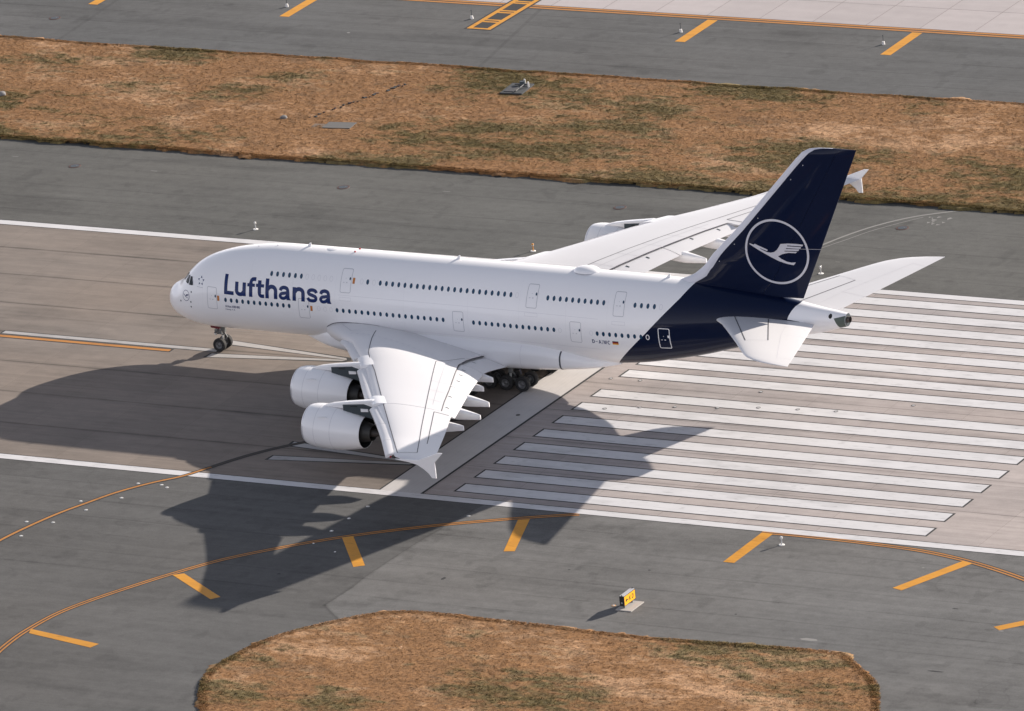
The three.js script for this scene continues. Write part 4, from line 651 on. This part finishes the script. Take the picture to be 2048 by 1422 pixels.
mesh('steering_unit', merge([box(0.5, 0.34, 0.8, 4.85, 1.75, 0), rod(V3(4.5, 1.78, -0.5), V3(4.5, 1.78, 0.62), 0.09), box(0.3, 0.2, 0.3, 4.55, 1.95, 0.35)]), gearMat, noseGear);
mesh('taxi_light', bake(new THREE.CylinderGeometry(0.12, 0.1, 0.2, 16), 4.45, 1.6, 0.42, 0, 0, 1.3), bright, noseGear);
mesh('drag_stay', rod(V3(4.9, 1.95, 0), V3(4.1, 2.65, 0), 0.07), maroon, noseGear);
for (const s of [1, -1]) mesh('gear_door', box(0.95, 0.3, 0.05, 4.6, 2.36, s * 0.62, s * 0.12, 0, -0.12), s > 0 ? maroon : paintW, noseGear);
for (const s of [1, -1]) { gear('wing_gear', 33.6, s * 6.2, [-0.86, 0.86], 0.68, 0.7, 0.52, 3.4, 0.3); gear('body_gear', 36.9, s * 2.63, [-1.7, 0, 1.7], 0.76, 0.7, 0.52, 2.4, 0.25);
  mesh('gear_door', box(1.6, 1.9, 0.06, 33.3, 2.6, s * 7.0, s * -0.25, 0, 0), paintW, plane.children[plane.children.length - 2]); }
mesh('lower_antenna', extrudeZ([[3.1, 2.7], [3.3, 2.45], [3.5, 2.42], [3.55, 2.62]], 0.2, 0.24), seam, fuselage);

/* ================= AIRFIELD OBJECTS ================= */
const postGrey = mat([0.5, 0.5, 0.5], 0.5, { metalness: 0.2 }), postWhite = mat([0.75, 0.73, 0.70], 0.5), lampGlass = mat([0.7, 0.68, 0.64], 0.15, { clearcoat: 1 }), amber = mat([0.62, 0.28, 0.06], 0.4);
function edgeLight(x, z, label, group, lampM, h = 0.5, cat = 'edge light') {
  const t = thing('edge_light', label, cat, [x, 0, z], 0, group);
  mesh('base_plate', bake(new THREE.CylinderGeometry(0.24, 0.26, 0.05, 20), 0, 0.03, 0), postWhite, t);
  mesh('stem', bake(new THREE.CylinderGeometry(0.05, 0.06, h, 12), 0, 0.05 + h / 2, 0), lampM === amber ? amber : postGrey, t);
  mesh('collar', bake(new THREE.CylinderGeometry(0.12, 0.09, 0.08, 16), 0, h + 0.07, 0), postWhite, t);
  mesh('lens', bake(new THREE.SphereGeometry(0.12, 16, 12), 0, h + 0.17, 0), lampM, t);
}
edgeLight(-55.95, -32.3, 'runway edge light on the far shoulder, above the nose of the airliner', 'runway edge lights', lampGlass);
edgeLight(-25.44, -32.3, 'amber runway edge light just above the airliner roof line', 'runway edge lights', amber);
edgeLight(4.99, -32.3, 'runway edge light between the fin and the far tailplane', 'runway edge lights', lampGlass);
edgeLight(34.29, 33.9, 'runway edge light on the near shoulder beside the yellow bar', 'runway edge lights', lampGlass);
function delineator(x, z, label) {
  const t = thing('reflective_marker', label, 'marker post', [x, 0, z], 0, 'far taxiway edge markers');
  mesh('foot', bake(new THREE.CylinderGeometry(0.13, 0.17, 0.32, 14), 0, 0.16, 0), postWhite, t); mesh('rod', bake(new THREE.CylinderGeometry(0.028, 0.03, 0.62, 8), 0, 0.62, 0), darkMetal, t); mesh('cap', bake(new THREE.CylinderGeometry(0.05, 0.05, 0.1, 10), 0, 0.93, 0), darkMetal, t);
}
delineator(-91.77, -100.2, 'slim marker post beside the leftmost yellow bar of the far taxiway'); delineator(-69.4, -100.1, 'slim marker post beside the yellow ladder marking'); delineator(-44.8, -100.0, 'slim marker post beside the middle yellow bar of the far taxiway'); delineator(-21.75, -100.2, 'slim marker post beside the rightmost yellow bar of the far taxiway');
/* round light cans with rust-brown lids */
const rust = mat([0.07, 0.035, 0.028], 0.75), paleScuff = mat([0.215, 0.21, 0.20], 0.9);
for (const [x, z, l] of [[-85.04, -46.3, 'rusty round manhole lid in the far shoulder, leftmost of four'], [-54.0, -46.0, 'rusty round manhole lid in the far shoulder, above the airliner cockpit'], [-23.45, -46.15, 'rusty round manhole lid in the far shoulder, beyond the far wing'], [6.58, -46.35, 'rusty round manhole lid in the far shoulder, right of the fin'], [-115.3, -91.6, 'dark round manhole lid on the far taxiway at the left edge']]) {
  const t = thing('manhole', l, 'manhole', [x, 0, z], 0, 'round manholes'); mesh('collar', bake(new THREE.CylinderGeometry(0.62, 0.64, 0.03, 32), 0, 0.012, 0), rust, t); mesh('lid', bake(new THREE.CylinderGeometry(0.45, 0.45, 0.03, 28), 0, 0.024, 0), darkMetal, t); mesh('bolt', bake(new THREE.CylinderGeometry(0.06, 0.06, 0.03, 8), 0.2, 0.04, 0), paleScuff, t);
}
/* lights sunk into the pavement */
const insetGrey = mat([0.36, 0.36, 0.35], 0.6);
const sunk = [[-29.2, 34.1], [-26.89, 33.92], [-26.06, 34.37], [-28.7, 37.76], [-31.9, 39.4], [-30.22, 41.25], [-33.9, 45.2], [-31.45, 44.77], [-32.44, 48.47], [-5.75, 34.26], [-5.89, 37.36], [-5.83, 40.52], [4.2, 34.21], [-5.81, 43.66], [-2.89, 45.05], [27.0, 50.5]];
sunk.forEach(([x, z], i) => { const l = i < 9 ? `pale inset light ${[0, 4, 6].includes(i) ? 'above' : 'below'} the curved yellow taxi line, ${['nearest the runway', 'nearest the runway', 'second from the runway', 'third from the runway', 'second from the runway', 'fourth from the runway', 'third from the runway', 'fifth from the runway', 'sixth from the runway'][i]}` : i < 15 ? ['pale inset light just outside the threshold bar end', 'pale inset light in the wing shadow near the threshold bar', 'pale inset light in the wing shadow by the double yellow line', 'pale inset light above the yellow bar near the tailplane shadow', 'small inset light just below the double yellow line in the wing shadow', 'small inset light between the double yellow line and a yellow bar in the shadow'][i - 9] : 'pale orange inset light beside the yellow sign';
  const t = thing('inset_light', l, 'inset light', [x, 0, z], 0, 'inset pavement lights'); const s = i === 13 || i === 14 ? 0.6 : 1; mesh('flange', bake(new THREE.CylinderGeometry(0.17 * s, 0.18 * s, 0.025, 20), 0, 0.012, 0), i === 15 ? amber : insetGrey, t); mesh('lens', bake(new THREE.CylinderGeometry(0.08 * s, 0.11 * s, 0.03, 16), 0, 0.035, 0), lampGlass, t); });
const darkRing = mat([0.09, 0.085, 0.08], 0.7);
[[-0.58, -1.09], [2.34, -1.2], [14.64, -0.97], [29.77, -0.9], [2.75, 6.4], [5.76, 5.35], [8.83, 4.49], [12.75, 3.85], [16.35, 2.9], [20.05, 2.5], [23.66, 2.16], [-4.2, 9.8]].forEach(([x, z], i) => {
  const l = i < 4 ? `grey inset light on the runway centre line, ${['nearest the threshold bar', 'second from the threshold bar', 'third from the threshold bar', 'farthest from the threshold bar'][i]}` : i < 11 ? `grey inset light of the lead-off curve across the stripes, ${['first', 'second', 'third', 'fourth', 'fifth', 'sixth', 'last'][i - 4]} from the threshold bar` : 'dark inset light in the white threshold bar';
  const t = thing('runway_inset_light', l, 'inset light', [x, 0.009, z], 0, 'runway inset lights'); mesh('ring', new THREE.TorusGeometry(0.17, 0.035, 8, 24).rotateX(Math.PI / 2), darkRing, t); mesh('lens', bake(new THREE.CylinderGeometry(0.13, 0.15, 0.025, 18), 0, 0.012, 0), i === 11 ? darkRing : postGrey, t); });

/* guidance sign */
{ const W = 512, Hh = 208, cv = document.createElement('canvas'); cv.width = W; cv.height = Hh; const c = cv.getContext('2d'); c.fillStyle = '#f2a900'; c.fillRect(0, 0, W, Hh); c.fillStyle = '#14120f'; c.font = 'bold 150px sans-serif'; c.textAlign = 'center'; c.textBaseline = 'middle'; c.fillText('K', 258, 108); c.fillText('D', 400, 108); c.fillRect(80, 96, 110, 24); c.beginPath(); c.moveTo(46, 108); c.lineTo(112, 58); c.lineTo(112, 158); c.fill();
  const tx = new THREE.CanvasTexture(cv); tx.colorSpace = THREE.SRGBColorSpace;
  const t = thing('guidance_sign', 'yellow taxiway sign with black arrow and letters on a concrete pad', 'sign', [28.35, 0, 50.25], 0);
  mesh('pad', box(1.5, 0.09, 2.3, 0.05, 0.02, 0.05), mat([0.40, 0.375, 0.35], 0.9), t);
  mesh('cabinet', box(0.44, 0.86, 1.98, -0.12, 0.76, 0), mat([0.02, 0.02, 0.022], 0.5), t);
  mesh('cabinet_top', box(0.40, 0.03, 1.9, -0.12, 1.207, 0), mat([0.45, 0.44, 0.45], 0.5), t);
  const face = new THREE.PlaneGeometry(1.86, 0.76); face.rotateY(Math.PI / 2); face.translate(0.104, 0.76, 0); const fm = new THREE.MeshStandardMaterial({ map: tx, roughness: 0.45 });
  mesh('sign_face', face, fm, t);
  for (const z of [-0.7, 0.7]) mesh('leg', bake(new THREE.CylinderGeometry(0.05, 0.07, 0.3, 12), -0.12, 0.2, z), darkMetal, t);
  for (const z of [-0.96, 0.96]) mesh('lifting_lug', box(0.08, 0.1, 0.05, -0.12, 1.26, z), darkMetal, t);
  mesh('side_label', box(0.14, 0.09, 0.006, -0.14, 0.62, 0.994), postGrey, t); }

/* things in the grass strip */
{ const conc = mat([0.05, 0.054, 0.058], 0.95), x = -52.0, z = -78.0, y = 0.26;
  const t = thing('utility_slab', 'dark utility slab with pipes and short posts in the grass strip', 'utility slab', [x, y, z], 0.1);
  mesh('slab', box(2.4, 0.2, 3.3, 0, 0, 0), conc, t); mesh('hatch', box(1.0, 0.06, 1.5, -0.4, 0.13, 0.5), mat([0.06, 0.06, 0.065], 0.8), t);
  mesh('pipe', merge([rod(V3(-0.6, 0.22, -0.9), V3(1.0, 0.22, -0.9), 0.07), rod(V3(0.4, 0.22, -1.4), V3(0.4, 0.22, 1.3), 0.06)]), mat([0.09, 0.09, 0.095], 0.7), t);
  for (const [a, b] of [[0.3, -1.35], [1.05, -0.5]]) mesh('post', bake(new THREE.CylinderGeometry(0.09, 0.09, 0.55, 12), a, 0.36, b), postWhite, t);
  mesh('valve', bake(new THREE.CylinderGeometry(0.28, 0.32, 0.45, 16), 0.2, 0.3, -1.0), darkMetal, t);
  const p = thing('concrete_pad', 'flat grey concrete pad sunk in the grass strip', 'pad', [-64.3, 0.225, -63.3], 0.12); mesh('slab', box(3.0, 0.12, 1.9, 0, 0, 0), mat([0.115, 0.11, 0.105], 0.95), p); mesh('apron', box(1.6, 0.08, 1.1, -2.0, -0.01, 0.2), mat([0.17, 0.12, 0.085], 1), p);
  const rock = (X, Z, s, l, seed) => { const g = new THREE.IcosahedronGeometry(1, 3), P = g.attributes.position; for (let i = 0; i < P.count; i++) { const v = V3().fromBufferAttribute(P, i), k = 0.8 + 0.4 * fbm(v.x * 1.6 + 5 + v.z, v.y * 1.6 + 7, seed, 3); P.setXYZ(i, v.x * k * s, v.y * k * s * 0.55, v.z * k * s * 0.8); } g.computeVertexNormals(); const r = mesh(numbered('boulder'), g, mat([0.22, 0.21, 0.2], 0.95), scene); r.position.set(X, 0.3, Z); r.userData = { label: l, category: 'boulder' }; };
  rock(-71.4, -64.4, 0.4, 'small grey boulder lying in the grass left of the concrete pad', 31); rock(-105.6, -65.4, 0.5, 'small dark boulder in the grass at the left edge', 37);
  const d = thing('drain_channel', 'broken drain channel running through the grass strip', 'drain', [-67.2, 0.26, -71], 0); const r = rng(12);
  for (let k = 0; k < 26; k++) { const t = (k + r() * 2.4 - 1.2) / 25, w = 0.15 + r() * r() * 0.45; mesh('stone', box(w, 0.1, w * (0.5 + r() * 0.5), lerp(-1.2, 2.8, t) + (r() - 0.5) * 0.7, (r() - 0.5) * 0.05, lerp(5.5, -6.5, t) + (r() - 0.5) * 1.0, (r() - 0.5) * 0.4, r() * 3, (r() - 0.5) * 0.4), k % 3 ? conc : rust, d); } }

/* scrapes and scuffs left on the pavement */
const marks = structure('pavement_scrapes', 'pale curved tyre scrapes on the far shoulder right of the fin', 'scrapes');
const s1 = smooth([[1.0, -39.2], [2.35, -43.4], [3.84, -46.6], [6.16, -49.7], [9.57, -52.3]], 60), s2 = smooth([[1.3, -38.5], [2.95, -42.3], [3.91, -44.7], [5.61, -47.6], [7.11, -49.8]], 60);
mesh('scrape', ribbon(s1, -0.13, 0.14, Y1), paleScuff, marks); mesh('scrape', ribbon(s2, -0.05, 0.05, Y1), paleScuff, marks);
{ const r = rng(77); for (let k = 0; k < 14; k++) { const x = 7.5 + r() * 2.2, z = -50.4 + r() * 2.6, a = [[x, z], [x + 0.2 + r() * 0.4, z + 0.1], [x + 0.3 * r(), z + 0.3 + r() * 0.3]]; mesh('scuff', flat(a, Y1 + 0.001 * (k % 4)), paleScuff, marks); }
  for (const [x, z, w, d] of [[46.6, 53.4, 1.7, 0.55], [61.2, 47.6, 0.5, 0.25], [-93, -47.8, 0.9, 0.1], [-76, -46.6, 0.9, 0.12], [-43, -47, 1.0, 0.1], [5, -35.8, 0.6, 0.08], [48.5, 35.9, 0.3, 0.2], [-80.2, -93, 0.4, 0.3], [-37.5, -84.6, 1.2, 0.3]]) mesh('scuff', flat([[x - w / 2, z], [x - w / 4, z - d / 2], [x + w / 3, z - d / 2.4], [x + w / 2, z + d / 6], [x + w / 5, z + d / 2], [x - w / 3, z + d / 2.6]], Y1 + 0.002), paleScuff, marks);
  for (const [x, z, w, d] of [[9.6, 48.4, 0.35, 0.7], [59.9, 57.2, 1.5, 0.25], [55.3, 43.9, 0.6, 0.2], [26, 42.2, 0.3, 0.2], [-5, 51, 0.3, 0.3], [38, 49.7, 0.25, 0.25], [19.2, 43.8, 0.25, 0.2]]) mesh('tar_spot', flat([[x - w / 2, z], [x - w / 5, z - d / 2], [x + w / 2, z - d / 4], [x + w / 2.4, z + d / 3], [x - w / 6, z + d / 2]], Y1 + 0.002), blackPaint, marks); }

renderer.render(scene, camera);
